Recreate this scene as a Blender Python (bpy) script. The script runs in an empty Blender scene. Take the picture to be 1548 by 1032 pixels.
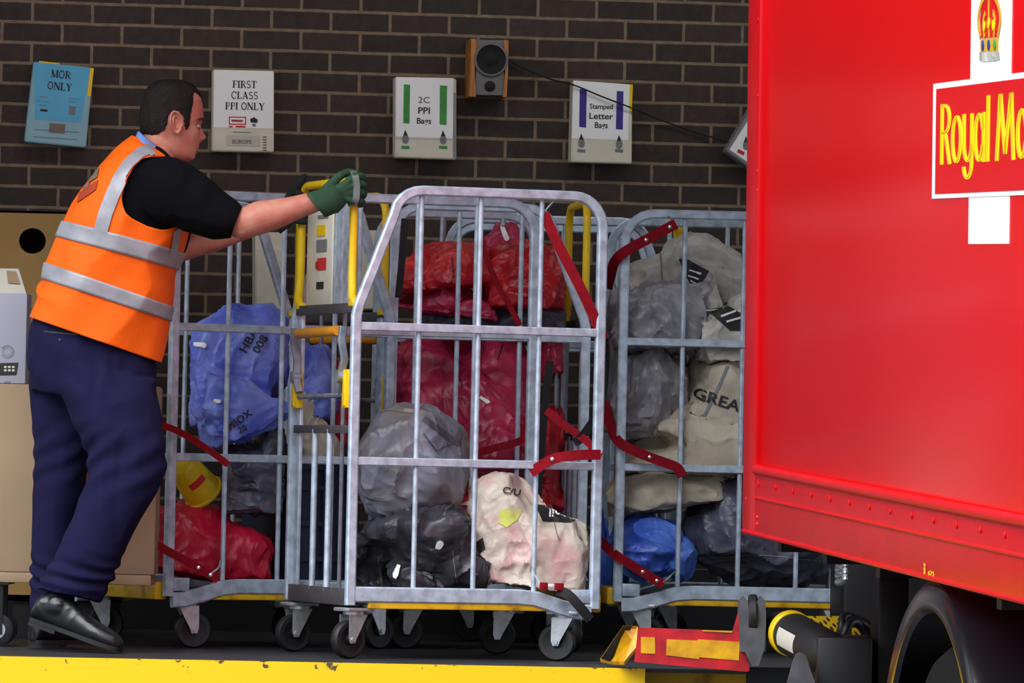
import bpy, bmesh, math, random
import numpy as np
from mathutils import Vector, Matrix, Euler
from mathutils.bvhtree import BVHTree

# ------------------------------------------------------------------ camera, sky, sun, exposure
scn = bpy.context.scene
COL = scn.collection
FPX = 9450.0                      # focal length in pixels of the 1548 wide frame
CAMH = 0.627
ROLL = 0.0225
PITCH = math.atan((705 - 516) / FPX)
Fv = Vector((0, math.cos(PITCH), math.sin(PITCH)))
U0 = Vector((0, -math.sin(PITCH), math.cos(PITCH)))
R0 = Vector((1, 0, 0))
Uv = U0 * math.cos(ROLL) - R0 * math.sin(ROLL)
Rv = R0 * math.cos(ROLL) + U0 * math.sin(ROLL)
CAM = Vector((0, -20, CAMH))
cam_d = bpy.data.cameras.new('camera')
cam = bpy.data.objects.new('camera', cam_d)
COL.objects.link(cam)
cam.matrix_world = Matrix(((Rv.x, Uv.x, -Fv.x, CAM.x), (Rv.y, Uv.y, -Fv.y, CAM.y), (Rv.z, Uv.z, -Fv.z, CAM.z), (0, 0, 0, 1)))
cam_d.sensor_width = 36
cam_d.lens = 36 * FPX / 1548
cam_d.clip_start = 0.5
cam_d.clip_end = 300
scn.camera = cam

scn.view_settings.view_transform = 'Standard'
scn.view_settings.look = 'None'
scn.view_settings.gamma = 1
scn.view_settings.use_curve_mapping = False
scn.view_settings.exposure = 0.75

world = bpy.data.worlds.new('overcast_sky')
scn.world = world
world.use_nodes = True
wn = world.node_tree
wn.nodes.clear()
wo = wn.nodes.new('ShaderNodeOutputWorld')
wb = wn.nodes.new('ShaderNodeBackground')
wtc = wn.nodes.new('ShaderNodeTexCoord')
wsx = wn.nodes.new('ShaderNodeSeparateXYZ')
wrp = wn.nodes.new('ShaderNodeValToRGB')
wrp.color_ramp.elements[0].position = 0.45
wrp.color_ramp.elements[0].color = (0.32, 0.33, 0.36, 1)
wrp.color_ramp.elements[1].position = 0.75
wrp.color_ramp.elements[1].color = (0.86, 0.93, 1.0, 1)
wmp = wn.nodes.new('ShaderNodeMapRange')
wmp.inputs[1].default_value = -1
wmp.inputs[2].default_value = 1
wn.links.new(wtc.outputs['Generated'], wsx.inputs[0])
wn.links.new(wsx.outputs['Z'], wmp.inputs[0])
wn.links.new(wmp.outputs[0], wrp.inputs[0])
wn.links.new(wrp.outputs[0], wb.inputs[0])
wb.inputs[1].default_value = 1.15
wn.links.new(wb.outputs[0], wo.inputs[0])

sun_d = bpy.data.lights.new('hazy_sun', 'SUN')
sun_d.energy = 2.2
sun_d.angle = math.radians(50)
sun_d.color = (0.97, 0.985, 1.0)
sun = bpy.data.objects.new('hazy_sun', sun_d)
COL.objects.link(sun)
sun.rotation_euler = Euler((math.radians(44), 0, math.radians(-40)))   # from the yard, behind and left of the camera

# unseen fill lights added above the picture to brighten signs on the brick wall
for lx in (-1.5, 0.2, 1.9):
    ld = bpy.data.lights.new('wall_fill', 'AREA'); ld.shape = 'RECTANGLE'; ld.size = 1.5; ld.size_y = 0.12; ld.energy = 2.6; ld.color = (1.0, 0.98, 0.94)
    lo_b = bpy.data.objects.new('wall_fill', ld); COL.objects.link(lo_b); lo_b.location = (lx, 2.0 + lx * 0.13, 2.74); lo_b.rotation_euler = (math.radians(38), 0, math.radians(7.7))

# ------------------------------------------------------------------ placing helpers
def P(px, py, d):
    v = Rv * ((px - 774) / FPX) - Uv * ((py - 516) / FPX) + Fv
    return CAM + v * (d / v.y)

def ray(px, py):
    v = Rv * ((px - 774) / FPX) - Uv * ((py - 516) / FPX) + Fv
    return v.normalized()

def proj(p):
    q = Vector(p) - CAM
    z = q.dot(Fv)
    return 774 + FPX * q.dot(Rv) / z, 516 - FPX * q.dot(Uv) / z

def V3(a): return Vector((a[0], a[1], a[2]))

# ------------------------------------------------------------------ numpy gradient noise
_rng = np.random.RandomState(7)
_perm = np.concatenate([_rng.permutation(256)] * 3)
_g = _rng.normal(size=(256, 3)); _g /= np.linalg.norm(_g, axis=1)[:, None]

def noise3(p):
    p = np.asarray(p, dtype=float)
    i = np.floor(p).astype(int); f = p - i
    u = f * f * f * (f * (f * 6 - 15) + 10)
    i &= 255
    out = np.zeros(len(p))
    for dx in (0, 1):
        wx = u[:, 0] if dx else 1 - u[:, 0]
        for dy in (0, 1):
            wy = u[:, 1] if dy else 1 - u[:, 1]
            for dz in (0, 1):
                wz = u[:, 2] if dz else 1 - u[:, 2]
                h = _perm[_perm[_perm[(i[:, 0] + dx) & 255] + ((i[:, 1] + dy) & 255)] + ((i[:, 2] + dz) & 255)]
                g = _g[h]
                out += wx * wy * wz * (g[:, 0] * (f[:, 0] - dx) + g[:, 1] * (f[:, 1] - dy) + g[:, 2] * (f[:, 2] - dz))
    return out * 1.4

def ridged(p, seed=0.0):
    return 1 - 2 * np.abs(noise3(p + seed))

# ------------------------------------------------------------------ mesh builder
class MB:
    def __init__(s): s.v = []; s.f = []; s.m = []; s.cur = 0
    def add(s, vs, fs):
        b = len(s.v)
        s.v += [tuple(x) for x in vs]
        s.f += [tuple(i + b for i in q) for q in fs]
        s.m += [s.cur] * len(fs)
        return s
    def box(s, c, h, ax=None, bev=0.0):
        """centre, half sizes, optional 3 axes; bev rounds the edges a little"""
        c = V3(c)
        if ax is None: ax = (Vector((1, 0, 0)), Vector((0, 1, 0)), Vector((0, 0, 1)))
        if bev <= 0:
            vs = [c + ax[0] * (x * h[0]) + ax[1] * (y * h[1]) + ax[2] * (z * h[2]) for x in (-1, 1) for y in (-1, 1) for z in (-1, 1)]
            return s.add(vs, [(0, 1, 3, 2), (4, 6, 7, 5), (0, 4, 5, 1), (2, 3, 7, 6), (0, 2, 6, 4), (1, 5, 7, 3)])
        b = min(bev, min(h) * 0.95)
        bm = bmesh.new(); bmesh.ops.create_cube(bm, size=2)
        for v in bm.verts: v.co = Vector((v.co.x * h[0], v.co.y * h[1], v.co.z * h[2]))
        bmesh.ops.bevel(bm, geom=list(bm.edges), offset=b, segments=2, affect='EDGES', profile=0.5)
        bm.verts.index_update()
        vs = [c + ax[0] * v.co.x + ax[1] * v.co.y + ax[2] * v.co.z for v in bm.verts]
        fs = [tuple(v.index for v in f.verts) for f in bm.faces]
        bm.free()
        return s.add(vs, fs)
    def loft(s, rings, closed=True, cap0=True, cap1=True):
        n = len(rings[0]); vs = [p for r in rings for p in r]; fs = []
        for i in range(len(rings) - 1):
            for j in range(n if closed else n - 1):
                k = (j + 1) % n
                fs.append((i * n + j, i * n + k, (i + 1) * n + k, (i + 1) * n + j))
        if closed and cap0: fs.append(tuple(range(n - 1, -1, -1)))
        if closed and cap1: fs.append(tuple(range((len(rings) - 1) * n, len(rings) * n)))
        return s.add(vs, fs)
    def sweep(s, path, prof, up=Vector((0, 0, 1)), closed=False, scale=None):
        """profile of 2d points swept along a path, mitred"""
        path = [V3(p) for p in path]; N = len(path); rings = []
        pu = None
        for i, p in enumerate(path):
            if closed: t = (path[(i + 1) % N] - path[i - 1]).normalized()
            elif i == 0: t = (path[1] - p).normalized()
            elif i == N - 1: t = (p - path[i - 1]).normalized()
            else:
                a = (p - path[i - 1]).normalized(); b = (path[i + 1] - p).normalized()
                t = (a + b).normalized()
            ref = up if pu is None else pu
            x = t.cross(ref)
            if x.length < 1e-4: x = t.cross(Vector((1, 0.3, 0)))
            x.normalize(); y = x.cross(t).normalized()
            if pu is not None or abs(t.dot(up)) < 0.95: pu = y
            k = 1
            if 0 < i < N - 1 and not closed:
                c = (p - path[i - 1]).normalized().dot(t); k = 1 / max(c, 0.5)
            sc = scale[i] if scale else 1
            rings.append([p + x * (q[0] * sc) + y * (q[1] * sc) for q in prof])
        if closed: rings.append(rings[0])
        return s.loft(rings, True, not closed, not closed)
    def tube(s, path, r, n=10, closed=False, radii=None):
        prof = [(math.cos(2 * math.pi * k / n) * r, math.sin(2 * math.pi * k / n) * r) for k in range(n)]
        return s.sweep(path, prof, closed=closed, scale=[q / r for q in radii] if radii else None)
    def sqtube(s, path, w, h, up=Vector((0, 0, 1)), b=0.003):
        w /= 2; h /= 2
        prof = [(w, h - b), (w - b, h), (-w + b, h), (-w, h - b), (-w, -h + b), (-w + b, -h), (w - b, -h), (w, -h + b)]
        return s.sweep(path, prof, up=up)
    def lathe(s, c, axis, prof, n=28, caps=True):
        """prof: (radius, position along axis)"""
        c = V3(c); a = V3(axis).normalized(); x = a.orthogonal().normalized(); y = a.cross(x)
        rings = [[c + a * z + x * (math.cos(2 * math.pi * k / n) * r) + y * (math.sin(2 * math.pi * k / n) * r) for k in range(n)] for r, z in prof]
        return s.loft(rings, True, caps, caps)
    def sphere(s, c, r, n=10, ax=None):
        c = V3(c); r = (r, r, r) if not hasattr(r, '__len__') else r
        ax = ax or (Vector((1, 0, 0)), Vector((0, 1, 0)), Vector((0, 0, 1)))
        rings = []
        for i in range(1, n):
            t = math.pi * i / n
            rings.append([c + ax[0] * (r[0] * math.sin(t) * math.cos(2 * math.pi * k / (2 * n))) + ax[1] * (r[1] * math.sin(t) * math.sin(2 * math.pi * k / (2 * n))) + ax[2] * (-r[2] * math.cos(t)) for k in range(2 * n)])
        return s.loft(rings)
    def poly(s, pts, nrm, th):
        """flat polygon extruded by th along nrm"""
        n = len(pts); a = [V3(p) for p in pts]; b = [p + nrm * th for p in a]
        fs = [tuple(range(n - 1, -1, -1)), tuple(range(n, 2 * n))] + [(i, (i + 1) % n, n + (i + 1) % n, n + i) for i in range(n)]
        return s.add(a + b, fs)
    def build(s, name, mat, parent=None, smooth=True, world=True, fix=True):
        me = bpy.data.meshes.new(name)
        vs = s.v
        if parent is not None and world:
            inv = WM[parent.name].inverted(); vs = [tuple(inv @ V3(p)) for p in vs]
        me.from_pydata([tuple(p) for p in vs], [], s.f)
        mats = mat if isinstance(mat, (list, tuple)) else [mat]
        for m in mats: me.materials.append(m)
        if len(mats) > 1: me.polygons.foreach_set('material_index', s.m)
        if fix:
            bm = bmesh.new(); bm.from_mesh(me)
            bmesh.ops.recalc_face_normals(bm, faces=bm.faces)
            bm.to_mesh(me); bm.free()
        if smooth:
            me.polygons.foreach_set('use_smooth', [True] * len(me.polygons))
            me.set_sharp_from_angle(angle=math.radians(38))
        me.update()
        o = bpy.data.objects.new(name, me)
        COL.objects.link(o)
        WM[o.name] = WM[parent.name].copy() if parent is not None else Matrix.Identity(4)
        if parent is not None: o.parent = parent
        return o

WM = {}
def thing(name, label, cat, loc=(0, 0, 0), rotz=0.0, group=None, mat=None):
    o = bpy.data.objects.new(name, None)
    COL.objects.link(o)
    o.empty_display_size = 0.1
    m = mat if mat is not None else Matrix.Translation(V3(loc)) @ Matrix.Rotation(rotz, 4, 'Z')
    o.matrix_world = m
    WM[o.name] = m.copy()
    tag(o, label, cat, group)
    return o

def tag(o, label=None, cat=None, group=None, kind=None):
    if label: o['label'] = label
    if cat: o['category'] = cat
    if group: o['group'] = group
    if kind: o['kind'] = kind
    return o

def struct(o):
    o['kind'] = 'structure'; return o

def copy_tree(o, m=None, parent=None):
    c = o.copy(); COL.objects.link(c)
    if parent is None:
        c.matrix_world = m; WM[c.name] = m.copy()
    else:
        c.parent = parent; WM[c.name] = WM[parent.name].copy()
    for ch in list(o.children):
        copy_tree(ch, None, c)
    return c

def eval_mesh(o):
    bpy.context.view_layer.update()
    dg = bpy.context.evaluated_depsgraph_get()
    return bpy.data.meshes.new_from_object(o.evaluated_get(dg))

def remesh_union(mb, voxel, smooth_it=2, smooth_f=0.5):
    """fuse overlapping closed shapes into one continuous skin; returns vertices (numpy) and faces"""
    me = bpy.data.meshes.new('tmp'); me.from_pydata([tuple(p) for p in mb.v], [], mb.f)
    bm = bmesh.new(); bm.from_mesh(me); bmesh.ops.recalc_face_normals(bm, faces=bm.faces); bm.to_mesh(me); bm.free()
    o = bpy.data.objects.new('tmp', me); COL.objects.link(o)
    r = o.modifiers.new('r', 'REMESH'); r.mode = 'VOXEL'; r.voxel_size = voxel; r.adaptivity = 0
    if smooth_it:
        sm = o.modifiers.new('s', 'SMOOTH'); sm.factor = smooth_f; sm.iterations = smooth_it
    m2 = eval_mesh(o)
    n = len(m2.vertices); co = np.empty(n * 3); m2.vertices.foreach_get('co', co); co = co.reshape(-1, 3)
    no = np.empty(n * 3); m2.vertices.foreach_get('normal', no); no = no.reshape(-1, 3)
    fs = [tuple(p.vertices) for p in m2.polygons]
    bpy.data.objects.remove(o); bpy.data.meshes.remove(me); bpy.data.meshes.remove(m2)
    return co, no, fs

def from_arrays(co, fs):
    mb = MB(); mb.add([tuple(c) for c in co], fs); return mb

def catmull(keys, sub):
    """smooth interpolation through rows of keys"""
    k = np.asarray(keys, dtype=float); n = len(k); out = []
    for i in range(n - 1):
        p0 = k[max(i - 1, 0)]; p1 = k[i]; p2 = k[i + 1]; p3 = k[min(i + 2, n - 1)]
        for j in range(sub):
            t = j / sub
            out.append(0.5 * ((2 * p1) + (-p0 + p2) * t + (2 * p0 - 5 * p1 + 4 * p2 - p3) * t * t + (-p0 + 3 * p1 - 3 * p2 + p3) * t ** 3))
    out.append(k[-1])
    return np.array(out)

def arc(c, r, a0, a1, n=8):
    return [(c[0] + r * math.cos(math.radians(a0 + (a1 - a0) * i / n)), c[1] + r * math.sin(math.radians(a0 + (a1 - a0) * i / n))) for i in range(n + 1)]

# ------------------------------------------------------------------ materials
def srgb(r, g, b):
    f = lambda c: (c / 255 / 12.92) if c / 255 <= 0.04045 else ((c / 255 + 0.055) / 1.055) ** 2.4
    return (f(r), f(g), f(b), 1)

def material(name, rgb, rough=0.5, metal=0.0, spec=0.5, var=0.0, vscale=8.0, dark=None, bump=0.0, bscale=60.0, bdist=0.002, coat=0.0, sheen=0.0, stretch=(1, 1, 1), lo=0.35, hi=0.65):
    m = bpy.data.materials.new(name); m.use_nodes = True
    nt = m.node_tree; b = nt.nodes['Principled BSDF']
    c = srgb(*rgb)
    b.inputs['Base Color'].default_value = c
    b.inputs['Roughness'].default_value = rough
    b.inputs['Metallic'].default_value = metal
    b.inputs['Specular IOR Level'].default_value = spec
    if coat: b.inputs['Coat Weight'].default_value = coat; b.inputs['Coat Roughness'].default_value = 0.08
    if sheen: b.inputs['Sheen Weight'].default_value = sheen
    tc = nt.nodes.new('ShaderNodeTexCoord')
    mp = nt.nodes.new('ShaderNodeMapping'); mp.inputs['Scale'].default_value = stretch
    nt.links.new(tc.outputs['Object'], mp.inputs[0])
    if var > 0 or dark:
        n = nt.nodes.new('ShaderNodeTexNoise'); n.inputs['Scale'].default_value = vscale; n.inputs['Detail'].default_value = 6
        nt.links.new(mp.outputs[0], n.inputs['Vector'])
        r = nt.nodes.new('ShaderNodeValToRGB')
        d = srgb(*dark) if dark else tuple(x * (1 - var) for x in c[:3]) + (1,)
        r.color_ramp.elements[0].position = lo; r.color_ramp.elements[0].color = d
        r.color_ramp.elements[1].position = hi; r.color_ramp.elements[1].color = c
        nt.links.new(n.outputs[0], r.inputs[0]); nt.links.new(r.outputs[0], b.inputs['Base Color'])
    if bump > 0:
        n2 = nt.nodes.new('ShaderNodeTexNoise'); n2.inputs['Scale'].default_value = bscale; n2.inputs['Detail'].default_value = 4
        nt.links.new(mp.outputs[0], n2.inputs['Vector'])
        bp = nt.nodes.new('ShaderNodeBump'); bp.inputs['Strength'].default_value = bump; bp.inputs['Distance'].default_value = bdist
        nt.links.new(n2.outputs[0], bp.inputs['Height']); nt.links.new(bp.outputs[0], b.inputs['Normal'])
    return m

M = {}
M['galv'] = material('galvanised_steel', (202, 218, 236), 0.45, 0.35, var=0.36, vscale=28, bump=0.15, bscale=80)
M['galv_dark'] = material('weathered_galvanised_steel', (150, 156, 168), 0.5, 0.5, var=0.4, vscale=22, bump=0.15, bscale=80)
M['brown_bar'] = material('dark_painted_steel', (78, 74, 78), 0.6, 0.1, var=0.3, vscale=40)
M['yellow'] = material('yellow_paint', (248, 205, 10), 0.4, var=0.12, vscale=15)
M['yellow_dirty_shade'] = material('worn_shaded_yellow_plastic', (236, 184, 18), 0.5, dark=(160, 110, 20), vscale=14, lo=0.3, hi=0.5)  # worn deck edges; its darker tone also serves as shadow on the kerb
M['deck_grey'] = material('scuffed_grey_deck', (96, 92, 90), 0.7, dark=(60, 56, 54), vscale=10)
M['orange_grip'] = material('amber_grip', (226, 150, 20), 0.45, var=0.15)
M['rubber'] = material('black_rubber', (24, 24, 27), 0.55, var=0.3, vscale=30)
M['tyre_black'] = material('tyre_black', (14, 14, 15), 0.85, 0, 0.2)
M['hub'] = material('zinc_hub', (200, 204, 210), 0.35, 0.7, var=0.25, vscale=40)
M['dark_steel'] = material('dark_steel', (17, 17, 19), 0.5, 0.2, var=0.4, vscale=20)
M['black'] = material('black_plastic', (22, 22, 25), 0.5)
M['strap_red'] = material('red_webbing', (146, 8, 30), 0.8, 0, 0.2, bump=0.3, bscale=300, bdist=0.001, var=0.25, vscale=40)
M['strap_black'] = material('black_webbing', (26, 24, 28), 0.8, bump=0.3, bscale=300, bdist=0.001)
M['chrome'] = material('bright_rivet', (225, 228, 232), 0.25, 0.8)
def sack_mat(name, rgb, dark, rough=0.36, **k):
    m = material(name, rgb, rough, 0, 0.5, dark=dark, vscale=k.pop('vscale', 7), **k)
    nt = m.node_tree; b = nt.nodes['Principled BSDF']
    tc = nt.nodes.new('ShaderNodeTexCoord')
    # crinkles: long sharp ridges plus a fine woven grain
    n1 = nt.nodes.new('ShaderNodeTexNoise'); n1.noise_type = 'RIDGED_MULTIFRACTAL'; n1.inputs['Scale'].default_value = 7; n1.inputs['Detail'].default_value = 3.5; n1.inputs['Distortion'].default_value = 0.7
    n1.inputs['Offset'].default_value = 0.9; n1.inputs['Gain'].default_value = 1.6
    nt.links.new(tc.outputs['Object'], n1.inputs['Vector'])
    b1 = nt.nodes.new('ShaderNodeBump'); b1.inputs['Strength'].default_value = 0.6; b1.inputs['Distance'].default_value = 0.010
    nt.links.new(n1.outputs[0], b1.inputs['Height'])
    n2 = nt.nodes.new('ShaderNodeTexNoise'); n2.inputs['Scale'].default_value = 170; n2.inputs['Detail'].default_value = 3
    nt.links.new(tc.outputs['Object'], n2.inputs['Vector'])
    b2 = nt.nodes.new('ShaderNodeBump'); b2.inputs['Strength'].default_value = 0.25; b2.inputs['Distance'].default_value = 0.0015
    nt.links.new(n2.outputs[0], b2.inputs['Height']); nt.links.new(b1.outputs[0], b2.inputs['Normal']); nt.links.new(b2.outputs[0], b.inputs['Normal'])
    return m
M['sack_pink'] = sack_mat('crimson_sack_plastic', (206, 54, 94), (158, 30, 66))
M['sack_crimson'] = sack_mat('bright_crimson_sack_plastic', (214, 30, 66), (176, 16, 46))
M['sack_red'] = sack_mat('red_sack_plastic', (214, 36, 50), (170, 18, 34))
M['sack_scarlet'] = sack_mat('scarlet_sack_plastic', (226, 52, 52), (178, 20, 36))
M['sack_blue'] = sack_mat('pale_blue_sack_plastic', (132, 150, 230), (74, 92, 196))
M['sack_royal'] = sack_mat('royal_blue_sack_plastic', (104, 144, 238), (56, 92, 210))
M['sack_grey'] = sack_mat('grey_sack_plastic', (170, 168, 174), (122, 120, 128))
M['sack_brown_grey'] = sack_mat('dusty_grey_sack_plastic', (118, 123, 142), (104, 97, 94), vscale=4)
M['sack_dark'] = sack_mat('charcoal_sack_plastic', (66, 66, 74), (40, 40, 46))
M['sack_slate'] = sack_mat('slate_sack_plastic', (104, 106, 124), (66, 66, 80))
M['sack_cream'] = sack_mat('cream_sack_canvas', (206, 196, 176), (172, 160, 142), rough=0.55)
M['sack_white'] = sack_mat('off_white_sack_plastic', (208, 204, 196), (168, 164, 158))
M['sack_rosy'] = sack_mat('cream_and_pink_sack_plastic', (210, 198, 182), (200, 146, 150), vscale=7, lo=0.28, hi=0.5)
M['lime'] = material('lime_dye', (214, 226, 70), 0.6, dark=(200, 196, 120), vscale=30)
M['sack_dark_print'] = material('dark_grey_print', (78, 76, 82), 0.6)
M['ink'] = material('black_print', (34, 32, 34), 0.6)
M['ink_red'] = material('red_print', (206, 40, 48), 0.6)
M['ink_brown'] = material('brown_print', (120, 106, 96), 0.6)
M['ink_grey'] = material('grey_print', (120, 122, 126), 0.6)
M['green'] = material('green_print', (70, 160, 70), 0.5, var=0.3, vscale=30)
M['purple'] = material('violet_print', (62, 44, 140), 0.5)
M['white'] = material('white_paper', (248, 249, 250), 0.45)
M['cream_plastic'] = material('cream_plastic', (226, 220, 202), 0.45, var=0.12, vscale=12)
M['grey_plastic'] = material('grey_plastic', (140, 142, 146), 0.5, var=0.15)
M['blue_paper'] = material('sky_blue_paper', (86, 180, 222), 0.4, var=0.1, vscale=10)
M['blue_film'] = material('pale_blue_film', (140, 186, 202), 0.35, var=0.12, vscale=12)
M['wood'] = material('orange_wood_veneer', (190, 124, 58), 0.45, dark=(150, 88, 36), vscale=10, stretch=(12, 12, 1))
M['speaker_grey'] = material('speaker_grey', (112, 110, 112), 0.5, var=0.15)
M['cone'] = material('speaker_cone', (9, 10, 10), 0.8)
M['card'] = material('cardboard', (164, 136, 108), 0.75, var=0.12, vscale=5, bump=0.1, bscale=30)
M['card_olive'] = material('brown_cardboard', (172, 134, 72), 0.7, var=0.18, vscale=3, bump=0.1, bscale=20)
M['card_grey'] = material('printed_grey_cardboard', (172, 172, 188), 0.6, var=0.08, vscale=6)
M['card_pale'] = material('pale_cardboard', (206, 200, 188), 0.6, var=0.08)
M['crate'] = material('navy_plastic', (30, 38, 70), 0.45, var=0.2)
M['bag_yellow'] = material('yellow_bag_plastic', (232, 196, 20), 0.35, var=0.25, vscale=6, bump=0.3, bscale=20, bdist=0.006)
# truck
M['truck_red'] = material('glossy_red_paint', (232, 3, 12), 0.25, 0, 0.4, bump=0.012, bscale=3, bdist=0.02)
M['truck_red2'] = material('satin_red_paint', (206, 6, 20), 0.35, 0, 0.4, var=0.1, vscale=6)
M['truck_white'] = material('white_vinyl', (248, 248, 252), 0.3)
M['vinyl_red'] = material('red_vinyl', (224, 10, 20), 0.3)
M['vinyl_yellow'] = material('yellow_vinyl', (255, 232, 0), 0.35)
M['vinyl_gold'] = material('gold_vinyl', (226, 168, 40), 0.35)
M['vinyl_blue'] = material('blue_vinyl', (40, 70, 150), 0.35)
M['mudguard'] = material('glossy_black_plastic', (22, 23, 29), 0.2, 0, 0.5, var=0.3, vscale=6)
M['ramp_red'] = material('worn_red_paint', (206, 20, 34), 0.4, dark=(150, 12, 24), vscale=14)
M['ramp_yellow'] = material('worn_yellow_reflector', (226, 170, 10), 0.4, dark=(190, 130, 8), vscale=18)
M['dark_grey'] = material('dark_grey_steel', (88, 88, 92), 0.5, 0.1, var=0.35, vscale=18)
M['hose'] = material('black_hose', (30, 30, 33), 0.45)
# person
M['skin'] = material('skin', (194, 134, 114), 0.55, 0, 0.35, dark=(180, 106, 90), vscale=22, bump=0.05, bscale=120)
M['hair'] = material('dark_brown_hair', (34, 24, 21), 0.75, 0, 0.25, dark=(18, 13, 12), vscale=30, bump=0.5, bscale=260, bdist=0.003, stretch=(1, 1, 0.4))
M['vest'] = material('fluorescent_orange_fabric', (255, 104, 6), 0.7, 0, 0.3, var=0.05, vscale=6, bump=0.3, bscale=16, bdist=0.012)
M['band'] = material('silver_reflective_tape', (172, 172, 180), 0.45, 0.15, var=0.3, vscale=12, bump=0.25, bscale=20, bdist=0.008)
M['sweater'] = material('black_knit', (9, 9, 13), 0.95, 0, 0.12, bump=0.2, bscale=60, bdist=0.004)
M['trousers'] = material('navy_twill', (27, 25, 60), 0.9, 0, 0.15, var=0.2, vscale=9, bump=0.25, bscale=14, bdist=0.01)
M['shoe'] = material('black_leather', (24, 25, 30), 0.28, var=0.2, vscale=20, bump=0.15, bscale=30)
M['sole'] = material('black_sole', (20, 20, 22), 0.7)
M['glove'] = material('dark_green_knit', (34, 72, 48), 0.85, var=0.25, vscale=40, bump=0.4, bscale=140, bdist=0.002)
M['glove_black'] = material('black_glove', (22, 28, 26), 0.85, bump=0.3, bscale=140, bdist=0.002)
M['glove_band'] = material('grey_elastic', (98, 104, 104), 0.7)
M['shirt'] = material('pale_blue_shirt', (120, 150, 220), 0.7)
M['eye_white'] = material('eye_white', (226, 220, 214), 0.25)
M['iris'] = material('dark_iris', (44, 34, 30), 0.2)
M['lip'] = material('lips', (150, 74, 72), 0.5)
M['eyelid'] = material('eyelid_skin', (150, 96, 86), 0.6, var=0.15)
M['brow'] = material('eyebrow_hair', (58, 42, 36), 0.8)
M['vest_print'] = material('dark_red_vest_print', (170, 62, 34), 0.6)

def checker_mat():
    m = material('yellow_tread_plate', (238, 196, 14), 0.35, 0.0)
    nt = m.node_tree; b = nt.nodes['Principled BSDF']
    tc = nt.nodes.new('ShaderNodeTexCoord'); sp = nt.nodes.new('ShaderNodeSeparateXYZ'); nt.links.new(tc.outputs['Object'], sp.inputs[0])
    cb = nt.nodes.new('ShaderNodeCombineXYZ'); nt.links.new(sp.outputs['X'], cb.inputs['X']); nt.links.new(sp.outputs['Z'], cb.inputs['Y'])
    m0 = nt.nodes.new('ShaderNodeMapping'); m0.inputs['Rotation'].default_value = (0, 0, 0.8); nt.links.new(cb.outputs[0], m0.inputs[0])
    mp = nt.nodes.new('ShaderNodeMapping'); mp.inputs['Scale'].default_value = (30, 80, 1)
    nt.links.new(m0.outputs[0], mp.inputs[0])
    v = nt.nodes.new('ShaderNodeTexVoronoi'); v.voronoi_dimensions = '2D'; v.inputs['Scale'].default_value = 1; v.inputs['Randomness'].default_value = 0.35
    nt.links.new(mp.outputs[0], v.inputs['Vector'])
    r = nt.nodes.new('ShaderNodeValToRGB'); r.color_ramp.elements[0].position = 0.24; r.color_ramp.elements[0].color = srgb(44, 36, 14)
    r.color_ramp.elements[1].position = 0.32; r.color_ramp.elements[1].color = srgb(238, 196, 14)
    nt.links.new(v.outputs['Distance'], r.inputs[0]); nt.links.new(r.outputs[0], b.inputs['Base Color'])
    return m
M['tread'] = checker_mat()

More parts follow.
